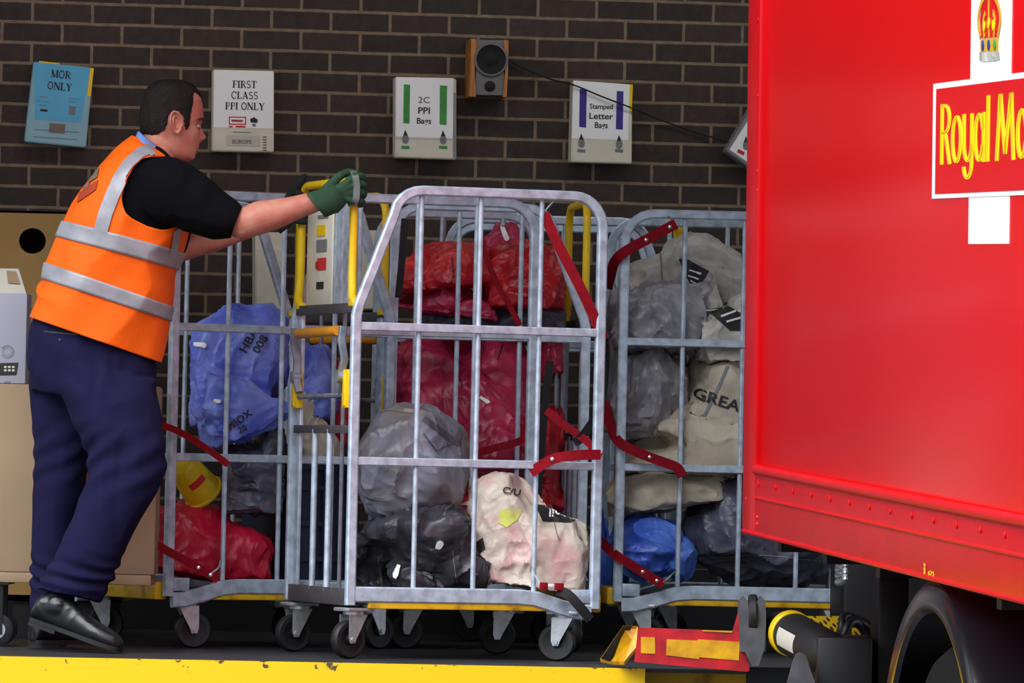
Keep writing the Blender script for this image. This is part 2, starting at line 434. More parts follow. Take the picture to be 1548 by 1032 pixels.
def brick_mat():
    m = bpy.data.materials.new('dark_brick'); m.use_nodes = True
    nt = m.node_tree; b = nt.nodes['Principled BSDF']; b.inputs['Roughness'].default_value = 0.75
    b.inputs['Specular IOR Level'].default_value = 0.3
    tc = nt.nodes.new('ShaderNodeTexCoord'); sp = nt.nodes.new('ShaderNodeSeparateXYZ'); cb = nt.nodes.new('ShaderNodeCombineXYZ')
    nt.links.new(tc.outputs['Object'], sp.inputs[0]); nt.links.new(sp.outputs['X'], cb.inputs['X']); nt.links.new(sp.outputs['Z'], cb.inputs['Y'])
    # slightly wavy joints
    nz = nt.nodes.new('ShaderNodeTexNoise'); nz.inputs['Scale'].default_value = 6; nz.inputs['Detail'].default_value = 3
    nt.links.new(cb.outputs[0], nz.inputs['Vector'])
    vs = nt.nodes.new('ShaderNodeVectorMath'); vs.operation = 'SUBTRACT'; vs.inputs[1].default_value = (0.5, 0.5, 0.5)
    nt.links.new(nz.outputs['Color'], vs.inputs[0])
    vm = nt.nodes.new('ShaderNodeVectorMath'); vm.operation = 'SCALE'; vm.inputs['Scale'].default_value = 0.006
    nt.links.new(vs.outputs[0], vm.inputs[0])
    va = nt.nodes.new('ShaderNodeVectorMath'); va.operation = 'ADD'
    nt.links.new(cb.outputs[0], va.inputs[0]); nt.links.new(vm.outputs[0], va.inputs[1])
    br = nt.nodes.new('ShaderNodeTexBrick')
    br.offset = 0.5
    br.inputs['Scale'].default_value = 1
    br.inputs['Brick Width'].default_value = BRW; br.inputs['Row Height'].default_value = BRH
    br.inputs['Mortar Size'].default_value = 0.0068; br.inputs['Mortar Smooth'].default_value = 0.3; br.inputs['Bias'].default_value = -0.2
    br.inputs['Color1'].default_value = srgb(60, 51, 48); br.inputs['Color2'].default_value = srgb(74, 60, 54); br.inputs['Mortar'].default_value = srgb(134, 116, 98)
    nt.links.new(va.outputs[0], br.inputs['Vector'])
    n2 = nt.nodes.new('ShaderNodeTexNoise'); n2.inputs['Scale'].default_value = 26; n2.inputs['Detail'].default_value = 8; n2.inputs['Roughness'].default_value = 0.7
    nt.links.new(tc.outputs['Object'], n2.inputs['Vector'])
    r = nt.nodes.new('ShaderNodeValToRGB'); r.color_ramp.elements[0].position = 0.3; r.color_ramp.elements[0].color = (0.62, 0.62, 0.64, 1)
    r.color_ramp.elements[1].position = 0.75; r.color_ramp.elements[1].color = (1.25, 1.22, 1.2, 1)
    nt.links.new(n2.outputs[0], r.inputs[0])
    mx = nt.nodes.new('ShaderNodeMix'); mx.data_type = 'RGBA'; mx.blend_type = 'MULTIPLY'; mx.inputs['Factor'].default_value = 1
    nt.links.new(br.outputs['Color'], mx.inputs['A']); nt.links.new(r.outputs[0], mx.inputs['B'])
    # chalky spots where mortar has crumbled
    n3 = nt.nodes.new('ShaderNodeTexNoise'); n3.inputs['Scale'].default_value = 3.3; n3.inputs['Detail'].default_value = 10; n3.inputs['Roughness'].default_value = 0.8
    nt.links.new(tc.outputs['Object'], n3.inputs['Vector'])
    r3 = nt.nodes.new('ShaderNodeValToRGB'); r3.color_ramp.elements[0].position = 0.69; r3.color_ramp.elements[0].color = (0, 0, 0, 1)
    r3.color_ramp.elements[1].position = 0.76; r3.color_ramp.elements[1].color = (0.6, 0.6, 0.6, 1)
    nt.links.new(n3.outputs[0], r3.inputs[0])
    m3 = nt.nodes.new('ShaderNodeMix'); m3.data_type = 'RGBA'; m3.inputs['B'].default_value = srgb(170, 165, 155)
    nt.links.new(r3.outputs[0], m3.inputs['Factor']); nt.links.new(mx.outputs['Result'], m3.inputs['A'])
    nt.links.new(m3.outputs['Result'], b.inputs['Base Color'])
    bp = nt.nodes.new('ShaderNodeBump'); bp.inputs['Strength'].default_value = 0.5; bp.inputs['Distance'].default_value = 0.006; bp.invert = True
    nt.links.new(br.outputs['Fac'], bp.inputs['Height']); nt.links.new(bp.outputs[0], b.inputs['Normal'])
    return m

def kerb_mat():
    m = material('chipped_yellow_paint', (246, 203, 0), 0.45, bump=0.1, bscale=30)
    nt = m.node_tree; b = nt.nodes['Principled BSDF']
    tc = nt.nodes.new('ShaderNodeTexCoord')
    n = nt.nodes.new('ShaderNodeTexNoise'); n.inputs['Scale'].default_value = 22; n.inputs['Detail'].default_value = 8; n.inputs['Roughness'].default_value = 0.6
    nt.links.new(tc.outputs['Object'], n.inputs['Vector'])
    # chips are commoner near the top arris
    sp = nt.nodes.new('ShaderNodeSeparateXYZ'); nt.links.new(tc.outputs['Object'], sp.inputs[0])
    mr = nt.nodes.new('ShaderNodeMapRange'); mr.inputs[1].default_value = -0.035; mr.inputs[2].default_value = 0.0; mr.inputs[3].default_value = 0.0; mr.inputs[4].default_value = 0.13
    nt.links.new(sp.outputs['Z'], mr.inputs[0])
    ad = nt.nodes.new('ShaderNodeMath'); ad.operation = 'ADD'; nt.links.new(n.outputs[0], ad.inputs[0]); nt.links.new(mr.outputs[0], ad.inputs[1])
    r = nt.nodes.new('ShaderNodeValToRGB'); r.color_ramp.elements[0].position = 0.70; r.color_ramp.elements[0].color = srgb(246, 203, 0)
    r.color_ramp.elements[1].position = 0.725; r.color_ramp.elements[1].color = srgb(86, 70, 52)
    nt.links.new(ad.outputs[0], r.inputs[0]); nt.links.new(r.outputs[0], b.inputs['Base Color'])
    return m
BRH = 0.0752; BRW = 0.2196
M['brick'] = brick_mat()
M['kerb'] = kerb_mat()
M['floor'] = material('dark_worn_concrete', (46, 46, 50), 0.6, dark=(32, 32, 36), vscale=5, bump=0.2, bscale=60)
M['road'] = material('tarmac', (84, 84, 86), 0.85, var=0.3, vscale=8, bump=0.4, bscale=150)
M['shade_canopy'] = material('grey_shade_sheet', (84, 86, 90), 0.7, var=0.1)

# ------------------------------------------------------------------ the setting
WYAW = math.radians(7.7)
wx = Vector((math.cos(WYAW), math.sin(WYAW), 0)); wy = Vector((-math.sin(WYAW), math.cos(WYAW), 0)); wz = Vector((0, 0, 1))
WALL0 = P(774, 705, 23.1); WALL0.z = 0
def on_wall(px, py, off=0.0):
    """point of the picture line that meets the wall, off metres in front of it"""
    v = ray(px, py); o = WALL0 - wy * off
    t = (o - CAM).dot(wy) / v.dot(wy)
    return CAM + v * t
# phase of the brickwork: a bed joint and a perpend read from the photograph
bj = on_wall(0, 31.9); pj = on_wall(48.7, 48)
wo_z = bj.z % BRH
wo_x = (pj - WALL0).dot(wx) % BRW
mb = MB()
worg = WALL0 + wx * (wo_x - 40 * BRW) + wz * (wo_z - 20 * BRH)
wmat = Matrix.Translation(worg) @ Matrix.Rotation(WYAW, 4, 'Z')
inv = wmat.inverted()
lo_ = inv @ (WALL0 - wx * 6); hi_ = inv @ (WALL0 + wx * 7)
zc = [(inv @ Vector((0, 0, z))).z for z in (-0.02, 3.7)]
mb.box(((lo_.x + hi_.x) / 2, 0.1, (zc[0] + zc[1]) / 2), ((hi_.x - lo_.x) / 2, 0.1, (zc[1] - zc[0]) / 2))
wall = mb.build('wall_back', M['brick'], smooth=False); wall.matrix_world = wmat; struct(wall)

ea = P(0, 991.3, 19.53); eb = P(958, 1009, 19.73); ea.z = eb.z = 0
ed = (eb - ea).normalized(); en = Vector((-ed.y, ed.x, 0))
DOCKH = 0.92
def slab(name, a0, a1, b0, b1, z0, z1, mat):
    m = MB(); c = ea + ed * ((a0 + a1) / 2) + en * ((b0 + b1) / 2); c.z = (z0 + z1) / 2
    m.box(c, ((a1 - a0) / 2, (b1 - b0) / 2, (z1 - z0) / 2), (ed, en, wz))
    return struct(m.build(name, mat, smooth=False))
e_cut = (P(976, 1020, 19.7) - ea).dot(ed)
slab('floor', -4, 9, 0.30, 5.2, -DOCKH, -0.012, M['floor'])
slab('floor_slab', -4, 9, 0.0, 5.2, -0.012, 0, M['floor'])
slab('floor_front', -4, e_cut, 0.012, 0.30, -DOCKH, -0.012, M['floor'])
k = slab('trim_1', -4, e_cut, -0.02, 0.010, -0.30, 0.0, M['kerb'])
slab('trim_2', e_cut, 9, 0.262, 0.298, -0.30, -0.013, M['yellow_dirty_shade'])  # set back in darker yellow, standing in for the shadow by the truck
slab('floor_yard', -14, 20, -26, 0.0, -DOCKH - 0.2, -DOCKH, M['road'])
slab('shade_canopy', -4, 9, -0.25, 5.0, 2.78, 2.88, M['shade_canopy'])  # unseen canopy, added and set low to darken the back of the dock

mb = MB(); bc_ = WALL0 - wy * 0.006 + wx * 0.5; bc_.z = 0.13; mb.box(bc_, (6.5, 0.006, 0.13), (wx, wy, wz)); struct(mb.build('shade_strip_back', M['black'], smooth=False))  # black strip added along the wall foot as the shade under the cages
# ------------------------------------------------------------------ roll cages
CW, CD = 0.826, 0.70
Z_TOP, Z_MID, Z_LOW, Z_BOT = 1.507, 1.066, 0.634, 0.207

def cage_parts(root, W, D, plain=False, end_panel=True):
    X = Vector((1, 0, 0)); Y = Vector((0, 1, 0))
    hw, hd = W / 2, D / 2
    def L(mb, name, mat, parent, **k):
        o = mb.build(name, mat, None, **k); o.parent = parent; WM[o.name] = WM[root.name].copy(); return o
    # deck
    d = MB(); d.box((0, 0, 0.184), (hw - 0.02, hd - 0.02, 0.010), bev=0.004)
    dk = L(d, 'deck', M['deck_grey'], root)
    for s in (-1, 1):
        d = MB(); d.box((0, s * (hd - 0.006), 0.176), (hw - 0.06, 0.012, 0.014), bev=0.004); L(d, 'deck_edge', M['yellow_dirty_shade'], dk)
    d = MB(); d.box((hw + 0.012, 0, 0.19), (0.022, hd - 0.03, 0.03), bev=0.006)
    L(d, 'deck_edge', M['yellow_dirty_shade'], dk)
    # side panels
    for s in (-1, 1):
        y = s * hd
        f = MB()
        path = [(-hw, y, 0.173), (-hw, y, 1.10), (-hw + 0.008, y, 1.135)]
        path += [(-hw + 0.118, y, 1.425)]
        for q in range(1, 6):
            a = math.radians(162 - q * 14.4)
            path.append((-hw + 0.212 + 0.099 * math.cos(a), y, Z_TOP - 0.099 + 0.099 * math.sin(a)))
        path.append((hw - 0.10, y, Z_TOP))
        for q in range(1, 8):
            a = math.radians(90 - q * 90 / 7)
            path.append((hw - 0.10 + 0.10 * math.cos(a), y, Z_TOP - 0.10 + 0.10 * math.sin(a)))
        path.append((hw, y, 0.173))
        f.sqtube(path, 0.032, 0.028, up=Y, b=0.005)
        fr = L(f, 'side_panel', M['galv'], root)
        for z in (Z_MID, Z_LOW):
            r = MB(); r.sqtube([(-hw + 0.014, y, z), (hw - 0.014, y, z)], 0.027, 0.022, up=Y, b=0.003); L(r, 'rail', M['galv'], fr)
        r = MB()
        r.sqtube([(-hw + 0.014, y, Z_BOT), (hw - 0.26, y, Z_BOT), (hw - 0.20, y, Z_BOT - 0.006), (hw - 0.12, y, Z_BOT - 0.03), (hw - 0.06, y, Z_BOT - 0.045), (hw - 0.014, y, Z_BOT - 0.047)], 0.050, 0.026, up=Y, b=0.005)
        r.box((hw - 0.045, y - s * 0.004, Z_BOT + 0.005), (0.032, 0.010, 0.022), bev=0.003)
        L(r, 'rail', M['galv'], fr)
        n = 3 if W > 0.75 else 2
        for i in range(n):
            x = -hw + W * (i + 1) / (n + 1) + (0.006 if i == 0 else 0)
            b = MB(); b.tube([(x, y - s * -0.004 if False else y + (-s) * 0.006, Z_BOT + 0.02), (x, y - s * 0.006, Z_TOP - 0.012)], 0.0085, 10)
            L(b, 'bar', M['galv'], fr)
    # handle end
    if end_panel:
        e = MB(); e.box((-hw + 0.006, hd - 0.055, 0.66), (0.006, 0.018, 0.46), bev=0.002)
        ef = L(e, 'end_post', M['galv'], root)
        e = MB(); e.box((-hw + 0.004, -hd + 0.025, 0.66), (0.010, 0.010, 0.46), bev=0.002)
        L(e, 'end_post', M['galv'], root)
        for v in (-0.08, 0.09):
            b = MB(); b.tube([(-hw, v, 0.21), (-hw, v, 0.735)], 0.0105, 10); L(b, 'bar', M['galv'], ef)
        b = MB(); b.tube([(-hw + 0.06, -0.02, 0.19), (-hw + 0.06, -0.02, 1.13)], 0.007, 8); L(b, 'bar', M['galv_dark'], ef)
        for z, h in ((1.125, 0.016), (0.735, 0.013)):
            b = MB(); b.box((-hw - 0.004, 0.0, z), (0.005, hd - 0.03, h), bev=0.002); L(b, 'crossbar', M['brown_bar'], ef)
        b = MB(); b.box((-hw - 0.004, 0, 0.197), (0.006, hd - 0.012, 0.027), bev=0.002); b.box((-hw + 0.014, 0, 0.172), (0.02, hd - 0.012, 0.003)); L(b, 'crossbar', M['brown_bar'], ef)
        # one hoop handle across the end
        h = MB(); yb = hd - 0.05; half = []
        half += [(-hw + 0.008, yb + 0.014, 1.13), (-hw - 0.004, yb + 0.012, 1.165), (-hw - 0.002, yb, 1.23), (-hw - 0.002, yb, 1.30), (-hw - 0.002, yb, 1.465)]
        for q in range(1, 7):
            a = math.radians(q * 15); half.append((-hw - 0.002, yb - 0.07 + 0.07 * math.cos(a), 1.465 + 0.07 * math.sin(a)))
        path = half + [(x, -y, z) for x, y, z in reversed(half)]
        h.tube(path, 0.0135, 12)
        hh = L(h, 'handle', M['yellow'], root)
        for s in (-1, 1):
            f_ = MB(); f_.box((-hw + 0.004, s * (yb + 0.010), 1.14), (0.014, 0.024, 0.010), bev=0.003); L(f_, 'handle_foot', M['yellow'], hh)
        if not plain:
            g = MB(); g.tube([(-hw - 0.022, -hd + 0.13, 1.052), (-hw - 0.022, hd - 0.11, 1.048)], 0.0165, 12)
            lt = L(g, 'latch_bar', M['orange_grip'], root)
            for s in (-1, 1):
                a = MB()
                y = s * (hd - 0.075)
                a.sqtube([(-hw - 0.022, y, 1.066), (-hw - 0.026, y, 1.02), (-hw - 0.014, y, 0.96), (-hw - 0.022, y - s * 0.02, 0.90), (-hw - 0.016, y - s * 0.04, 0.855)], 0.024, 0.02, up=Y)
                a.lathe((-hw - 0.02, y - s * 0.012, 0.905), (1, 0, 0), [(0.02, -0.016), (0.02, 0.016)], 16)
                L(a, 'hinge_arm', M['galv_dark'], lt)
                c = MB(); c.box((-hw - 0.006, s * (hd - 0.055), 0.865), (0.012, 0.030, 0.062), bev=0.004); c.box((-hw - 0.016, s * (hd - 0.055), 0.86), (0.006, 0.012, 0.05), bev=0.002)
                L(c, 'latch_block', M['yellow'], lt)
            r = MB(); r.tube([(-hw - 0.01, -hd + 0.09, 0.845), (-hw - 0.01, hd - 0.09, 0.84)], 0.008, 8); L(r, 'rod', M['galv_dark'], lt)
    # casters
    k = 0
    for sx in (-1, 1):
        for sy in (-1, 1):
            x, y = sx * (hw - 0.025 if sx < 0 else hw - 0.09), sy * (hd - 0.035)
            a = CASTER_TURN[k % 4]; k += 1
            u = Vector((math.cos(a), math.sin(a), 0)); w = Vector((-u.y, u.x, 0)); c = Vector((x, y, 0))
            m = MB(); m.box(c + wz * 0.158, (0.052, 0.042, 0.006), (u, w, wz), bev=0.003)
            m.lathe(c + wz * 0.148, (0, 0, 1), [(0.036, -0.006), (0.036, 0.006)], 20)
            ax = c + u * 0.022 + wz * 0.062
            for t in (-1, 1):
                o_ = w * (t * 0.024)
                top = [c + o_ - u * 0.034 + wz * 0.142, c + o_ + u * 0.036 + wz * 0.142]
                pts = [top[0], top[1], ax + o_ + u * 0.015 + wz * 0.004, ax + o_ + u * 0.009 - wz * 0.012, ax + o_ - u * 0.009 - wz * 0.012, ax + o_ - u * 0.015 + wz * 0.004]
                m.poly(pts, w * t, 0.004)
            m.lathe(ax, w, [(0.008, -0.034), (0.008, 0.034)], 10)
            cs = L(m, 'caster', M['hub'], root)
            t = MB(); t.lathe(ax, w, [(0.042, -0.017), (0.056, -0.018), (0.061, -0.011), (0.062, 0), (0.061, 0.011), (0.056, 0.018), (0.042, 0.017), (0.042, -0.017)], 36, caps=False)
            L(t, 'tyre', M['rubber'], cs)
            t = MB(); t.lathe(ax, w, [(0.006, -0.020), (0.016, -0.020), (0.018, -0.012), (0.042, -0.015), (0.042, 0.015), (0.018, 0.012), (0.016, 0.020), (0.006, 0.020)], 28)
            L(t, 'hub', M['dark_steel'], cs)
    return root

CASTER_TURN = [math.radians(200), math.radians(190), math.radians(150), math.radians(165)]
CAGE_GROUP = 'galvanised roll cages on the dock'
def cage_matrix(px, py, d, yaw, corner, W=CW, D=CD, extra=0):
    """stand a cage so that the given corner post sits on the picture point"""
    p = P(px, py, d); p.z = 0
    R = Matrix.Rotation(math.radians(yaw + extra), 4, 'Z')
    off = R @ Vector((corner[0] * W / 2, corner[1] * D / 2, 0))
    return Matrix.Translation(p - off) @ R

m_front = cage_matrix(538.5, 493, 20.02, 18, (-1, -1))
cage_front = cage_parts(thing('roll_cage', 'galvanised roll cage nearest the kerb, pushed by the worker, grey and cream sacks inside', 'roll cage', group=CAGE_GROUP, mat=m_front), CW, CD)
m_left = cage_matrix(263.5, 493, 20.72, 31, (1, 1), extra=180)
cage_left = copy_tree(cage_front, m_left); cage_left['label'] = 'roll cage behind the worker, loaded with pale blue and red sacks'
m_right = cage_matrix(941.7, 520, 21.5, 3, (1, 1), extra=180)
cage_right = copy_tree(cage_front, m_right); cage_right['label'] = 'roll cage partly hidden by the red truck, piled with cream and grey sacks'
m_mid = cage_matrix(885, 530, 21.3, 6, (-1, 1), W=0.66, D=0.64, extra=180)
CASTER_TURN = [math.radians(20), math.radians(100), math.radians(60), math.radians(10)]
cage_mid = cage_parts(thing('roll_cage', 'roll cage behind the nearest one, piled with crimson sacks', 'roll cage', group=CAGE_GROUP, mat=m_mid), 0.66, 0.64, plain=True)
m_fifth = cage_matrix(1026, 520, 22.28, 0, (-1, 1), extra=180)
cage_fifth = copy_tree(cage_front, m_fifth); cage_fifth['label'] = 'empty roll cage against the brick wall, its yellow handle showing behind a maroon strap'

# the document pouch hanging on the handle end of the front cage
hw, hd = CW / 2, CD / 2
def fc(x, y, z): return m_front @ Vector((x, y, z))
fa = [(m_front.to_3x3() @ Vector(v)).normalized() for v in ((1, 0, 0), (0, 1, 0), (0, 0, 1))]
lb = MB(); lb.box(fc(-hw + 0.012, 0.12, 1.30), (0.004, 0.145, 0.165), fa, bev=0.002)
pouch = lb.build('document_pouch', M['cream_plastic'], cage_front); pouch['label'] = 'cream plastic document pouch'
for yy, zz, hy, hz, mt in ((0.10, 1.385, 0.05, 0.018, 'yellow'), (0.09, 1.335, 0.06, 0.02, 'ink_grey'), (0.085, 1.275, 0.05, 0.02, 'ink_red'), (0.14, 1.272, 0.016, 0.012, 'ink_red'), (0.10, 1.205, 0.04, 0.012, 'ink'), (0.08, 1.43, 0.06, 0.006, 'ink_grey')):
    q = MB(); q.box(fc(-hw + 0.0065, yy, zz), (0.001, hy, hz), fa); q.build('print', M[mt], pouch)
q = MB(); q.box(fc(-hw + 0.02, -0.06, 1.30), (0.003, 0.045, 0.165), fa); q.build('stiffener', M['galv'], cage_front)
q = MB(); q.box(fc(-hw + 0.02, -0.155, 1.32), (0.003, 0.03, 0.19), fa); q.build('stiffener', M['galv'], cage_front)

# ------------------------------------------------------------------ webbing straps
def strap(parent, pts, w=0.027, mat='strap_red', rivets=(), label=None, name='strap', hook=None):
    """pts: (px, py, depth); rivets: fractions along the strap"""
    p = [P(*q) for q in pts]
    p = [V3(x) for x in catmull([tuple(q) for q in p], 6)]
    mb = MB(); rings = []
    for i, q in enumerate(p):
        t = (p[min(i + 1, len(p) - 1)] - p[max(i - 1, 0)]).normalized()
        view = (q - CAM).normalized()
        x = t.cross(view).normalized(); n = x.cross(t).normalized()
        rings.append([q + x * (w / 2) + n * 0.0012, q - x * (w / 2) + n * 0.0012, q - x * (w / 2) - n * 0.0012, q + x * (w / 2) - n * 0.0012])
    mb.loft(rings)
    o = mb.build(name, M[mat], parent)
    if label: o['label'] = label
    for f in rivets:
        q = p[int(f * (len(p) - 1))]; v = (q - CAM).normalized()
        r = MB(); r.lathe(q - v * 0.0025, -v, [(0.0065, -0.001), (0.0065, 0.001), (0.003, 0.003)], 12); r.build('rivet', M['chrome'], o)
    if hook:
        h = MB(); h.tube([V3(x) for x in catmull([tuple(P(*q)) for q in hook], 4)], 0.003, 6); h.build('hook', M['galv_dark'], o)
    return o

strap(cage_front, [(822, 322, 20.22), (845, 372, 20.22), (880, 440, 20.24), (913, 512, 20.28)], 0.034, 'strap_red', hook=[(822, 322, 20.22), (830, 312, 20.22), (841, 301, 20.22), (851, 299, 20.22)])
strap(cage_front, [(913, 512, 20.30), (914, 560, 20.36), (905, 620, 20.45), (880, 660, 20.55), (868, 668, 20.6)], 0.03, 'strap_black', label='black webbing strap')
strap(cage_front, [(802, 714, 20.2), (835, 694, 20.19), (870, 688, 20.2), (908, 687, 20.24)], 0.033, 'strap_red', rivets=(0.38,), hook=[(803, 712, 20.2), (797, 706, 20.24)])
strap(cage_front, [(908, 688, 20.26), (884, 664, 20.5), (850, 640, 20.75), (826, 620, 20.85)], 0.026, 'strap_red')
strap(cage_front, [(842, 892, 20.2), (858, 898, 20.18), (874, 914, 20.18), (892, 936, 20.2)], 0.032, 'strap_black', label='black webbing strap')
b_ = MB()
for x0, x1, y0, y1 in ((816, 828, 880, 892), (838, 852, 881, 892)):
    c = P((x0 + x1) / 2, (y0 + y1) / 2, 20.19); b_.box(c, ((x1 - x0) / 2 / 468, 0.008, (y1 - y0) / 2 / 468), (Vector((0.95, 0.31, 0)), Vector((-0.31, 0.95, 0)), wz), bev=0.002)
bk = b_.build('buckle', M['strap_red'], cage_front); bk['label'] = 'red buckle'
b_ = MB(); b_.box(P(833, 886, 20.19), (0.016, 0.003, 0.007), bev=0.001); b_.build('buckle_plate', M['chrome'], bk)
b_ = MB(); b_.tube([P(805, 856, 20.2), P(808, 868, 20.2), P(818, 884, 20.19)], 0.003, 6); b_.build('hook', M['galv'], bk)
strap(cage_left, [(238, 640, 20.66), (270, 652, 20.66), (310, 676, 20.68), (345, 702, 20.7)], 0.022, 'strap_red', hook=[(345, 700, 20.7), (340, 692, 20.74)])
strap(cage_left, [(205, 806, 20.62), (245, 828, 20.64), (300, 858, 20.66), (330, 876, 20.68)], 0.028, 'strap_red', rivets=(0.72, 0.85), hook=[(320, 866, 20.67), (330, 858, 20.68), (334, 846, 20.7)])
strap(cage_left, [(612, 330, 21.1), (607, 400, 21.12), (602, 450, 21.14)], 0.024, 'strap_black', label='black webbing strap')
strap(cage_right, [(1022, 338, 21.45), (985, 358, 21.45), (935, 388, 21.46), (922, 420, 21.6), (918, 436, 21.75)], 0.036, 'strap_red', rivets=(0.12, 0.3), hook=[(1020, 340, 21.46), (1014, 330, 21.48), (1008, 326, 21.5)])
strap(cage_right, [(914, 606, 21.7), (922, 640, 21.6), (936, 668, 21.46), (975, 688, 21.45), (1016, 703, 21.45), (1026, 709, 21.45), (1032, 720, 21.45)], 0.034, 'strap_red', rivets=(0.55,))
strap(cage_right, [(905, 815, 21.7), (930, 838, 21.47), (965, 860, 21.45), (1003, 884, 21.45)], 0.032, 'strap_red', rivets=(0.75, 0.9), hook=[(1003, 880, 21.45), (1016, 868, 21.46), (1022, 862, 21.48)])
strap(cage_mid, [(722, 330, 21.2), (734, 385, 21.2), (752, 430, 21.2), (772, 465, 21.2), (786, 492, 21.2)], 0.02, 'strap_red')
strap(cage_mid, [(700, 690, 21.22), (745, 678, 21.2), (790, 664, 21.2), (792, 640, 21.2)], 0.026, 'strap_red')
strap(cage_mid, [(832, 545, 21.22), (824, 610, 21.22), (818, 680, 21.22), (812, 760, 21.24)], 0.028, 'strap_black', label='black webbing strap')

# ------------------------------------------------------------------ wall boxes with sheets, loudspeaker, cable
def wall_axes(tilt=0.0):
    c, s = math.cos(tilt), math.sin(tilt)
    return (wx * c + wz * s, -wx * s + wz * c)
FONT_CACHE = {}
def text_tris(s, spacing=1.0):
    """flat triangles of a line of sans lettering, unit height, centred"""
    cu = bpy.data.curves.new('t', 'FONT'); cu.body = s; cu.align_x = 'CENTER'; cu.align_y = 'CENTER'; cu.size = 1; cu.resolution_u = 3; cu.space_character = spacing; cu.offset = 0.018
    o = bpy.data.objects.new('t', cu); COL.objects.link(o)
    me = eval_mesh(o); v = [(x.co.x, x.co.y) for x in me.vertices]; f = [tuple(p.vertices) for p in me.polygons]
    bpy.data.objects.remove(o); bpy.data.curves.remove(cu); bpy.data.meshes.remove(me)
    ys = [q[1] for q in v]; xs = [q[0] for q in v]; cy = (min(ys) + max(ys)) / 2; cx = (min(xs) + max(xs)) / 2
    return [(x - cx, y - cy) for x, y in v], f, max(xs) - min(xs), max(ys) - min(ys)

def stroke_poly(pts, w):
    """flat ribbon along 2d points -> list of quads"""
    out = []
    n = len(pts); L = []; Rr = []
    for i in range(n):
        a = pts[max(i - 1, 0)]; b = pts[min(i + 1, n - 1)]
        t = Vector((b[0] - a[0], b[1] - a[1])).normalized(); k = 1
        if 0 < i < n - 1:
            c = Vector((pts[i][0] - a[0], pts[i][1] - a[1])).normalized().dot(t); k = 1 / max(c, 0.6)
        nx, ny = -t.y * w / 2 * k, t.x * w / 2 * k
        L.append((pts[i][0] + nx, pts[i][1] + ny)); Rr.append((pts[i][0] - nx, pts[i][1] - ny))
    for i in range(n - 1): out.append([L[i], L[i + 1], Rr[i + 1], Rr[i]])
    return out

def earc(cx, cy, rx, ry, a0, a1, n=10):
    return [(cx + rx * math.cos(math.radians(a0 + (a1 - a0) * i / n)), cy + ry * math.sin(math.radians(a0 + (a1 - a0) * i / n))) for i in range(n + 1)]

def serif_glyph(ch):
    """thick and thin strokes with serifs on a unit-high letter; returns quads and advance"""
    T, t, S = 0.20, 0.085, 0.065
    q = []
    def V(x, y0=0.0, y1=1.0, w=T, s0=True, s1=True):
        q.extend(stroke_poly([(x, y0), (x, y1)], w))
        for f, y in ((s0, y0), (s1, y1)):
            if f: q.extend(stroke_poly([(x - w / 2 - 0.09, y + (S / 2 if y < 0.5 else -S / 2)), (x + w / 2 + 0.09, y + (S / 2 if y < 0.5 else -S / 2))], S))
    def Hh(x0, x1, y, w=t): q.extend(stroke_poly([(x0, y), (x1, y)], w))
    def Dg(a, b, w): q.extend(stroke_poly([a, b], w))
    if ch == 'M': V(0.14, w=t); V(0.86); Dg((0.14, 1), (0.5, 0.05), T); Dg((0.5, 0.05), (0.86, 1), t); return q, 1.0
    if ch == 'N': V(0.12, w=t); V(0.74, w=t); Dg((0.12, 1), (0.74, 0.02), T); return q, 0.86
    if ch == 'O': q.extend(stroke_poly(earc(0.42, 0.5, 0.33, 0.47, 0, 360, 20), 0.13)); return q, 0.84
    if ch == 'C':
        q.extend(stroke_poly(earc(0.42, 0.5, 0.33, 0.47, 40, 320, 16), 0.13)); V(0.69, 0.66, 1.0, t, False, False); return q, 0.8
    if ch == 'R':
        V(0.18); q.extend(stroke_poly([(0.18, 0.965)] + earc(0.42, 0.745, 0.2, 0.22, 90, -90, 8) + [(0.18, 0.525)], 0.09)); Dg((0.42, 0.52), (0.72, 0.0), 0.15); Hh(0.62, 0.82, 0.03, S); return q, 0.8
    if ch == 'P':
        V(0.18); q.extend(stroke_poly([(0.18, 0.965)] + earc(0.40, 0.735, 0.2, 0.23, 90, -90, 8) + [(0.18, 0.505)], 0.09)); return q, 0.68
    if ch == 'L': V(0.18); Hh(0.18, 0.66, 0.035); V(0.64, 0.0, 0.28, t, False, False); return q, 0.74
    if ch == 'F': V(0.18); Hh(0.18, 0.64, 0.965); V(0.63, 0.74, 1.0, t, False, False); Hh(0.18, 0.46, 0.52); V(0.46, 0.42, 0.62, t, False, False); return q, 0.68
    if ch == 'I': V(0.18); return q, 0.38
    if ch == 'T': V(0.38, s1=False); Hh(0.05, 0.71, 0.965); V(0.06, 0.74, 1.0, t, False, False); V(0.70, 0.74, 1.0, t, False, False); return q, 0.76
    if ch == 'Y': V(0.40, 0, 0.48, s1=False); Dg((0.08, 1), (0.40, 0.45), T); Dg((0.72, 1), (0.40, 0.45), t); Hh(0.0, 0.2, 0.97, S); Hh(0.62, 0.8, 0.97, S); return q, 0.8
    if ch == 'A': Dg((0.40, 1), (0.10, 0), t); Dg((0.38, 1), (0.70, 0), T); Hh(0.2, 0.58, 0.33); Hh(0.0, 0.22, 0.03, S); Hh(0.56, 0.84, 0.03, S); return q, 0.82
    if ch == 'S':
        q.extend(stroke_poly(earc(0.34, 0.74, 0.23, 0.22, 30, 270, 10) + earc(0.34, 0.27, 0.25, 0.24, 90, -150, 10), 0.12)); return q, 0.66
    return q, 0.34

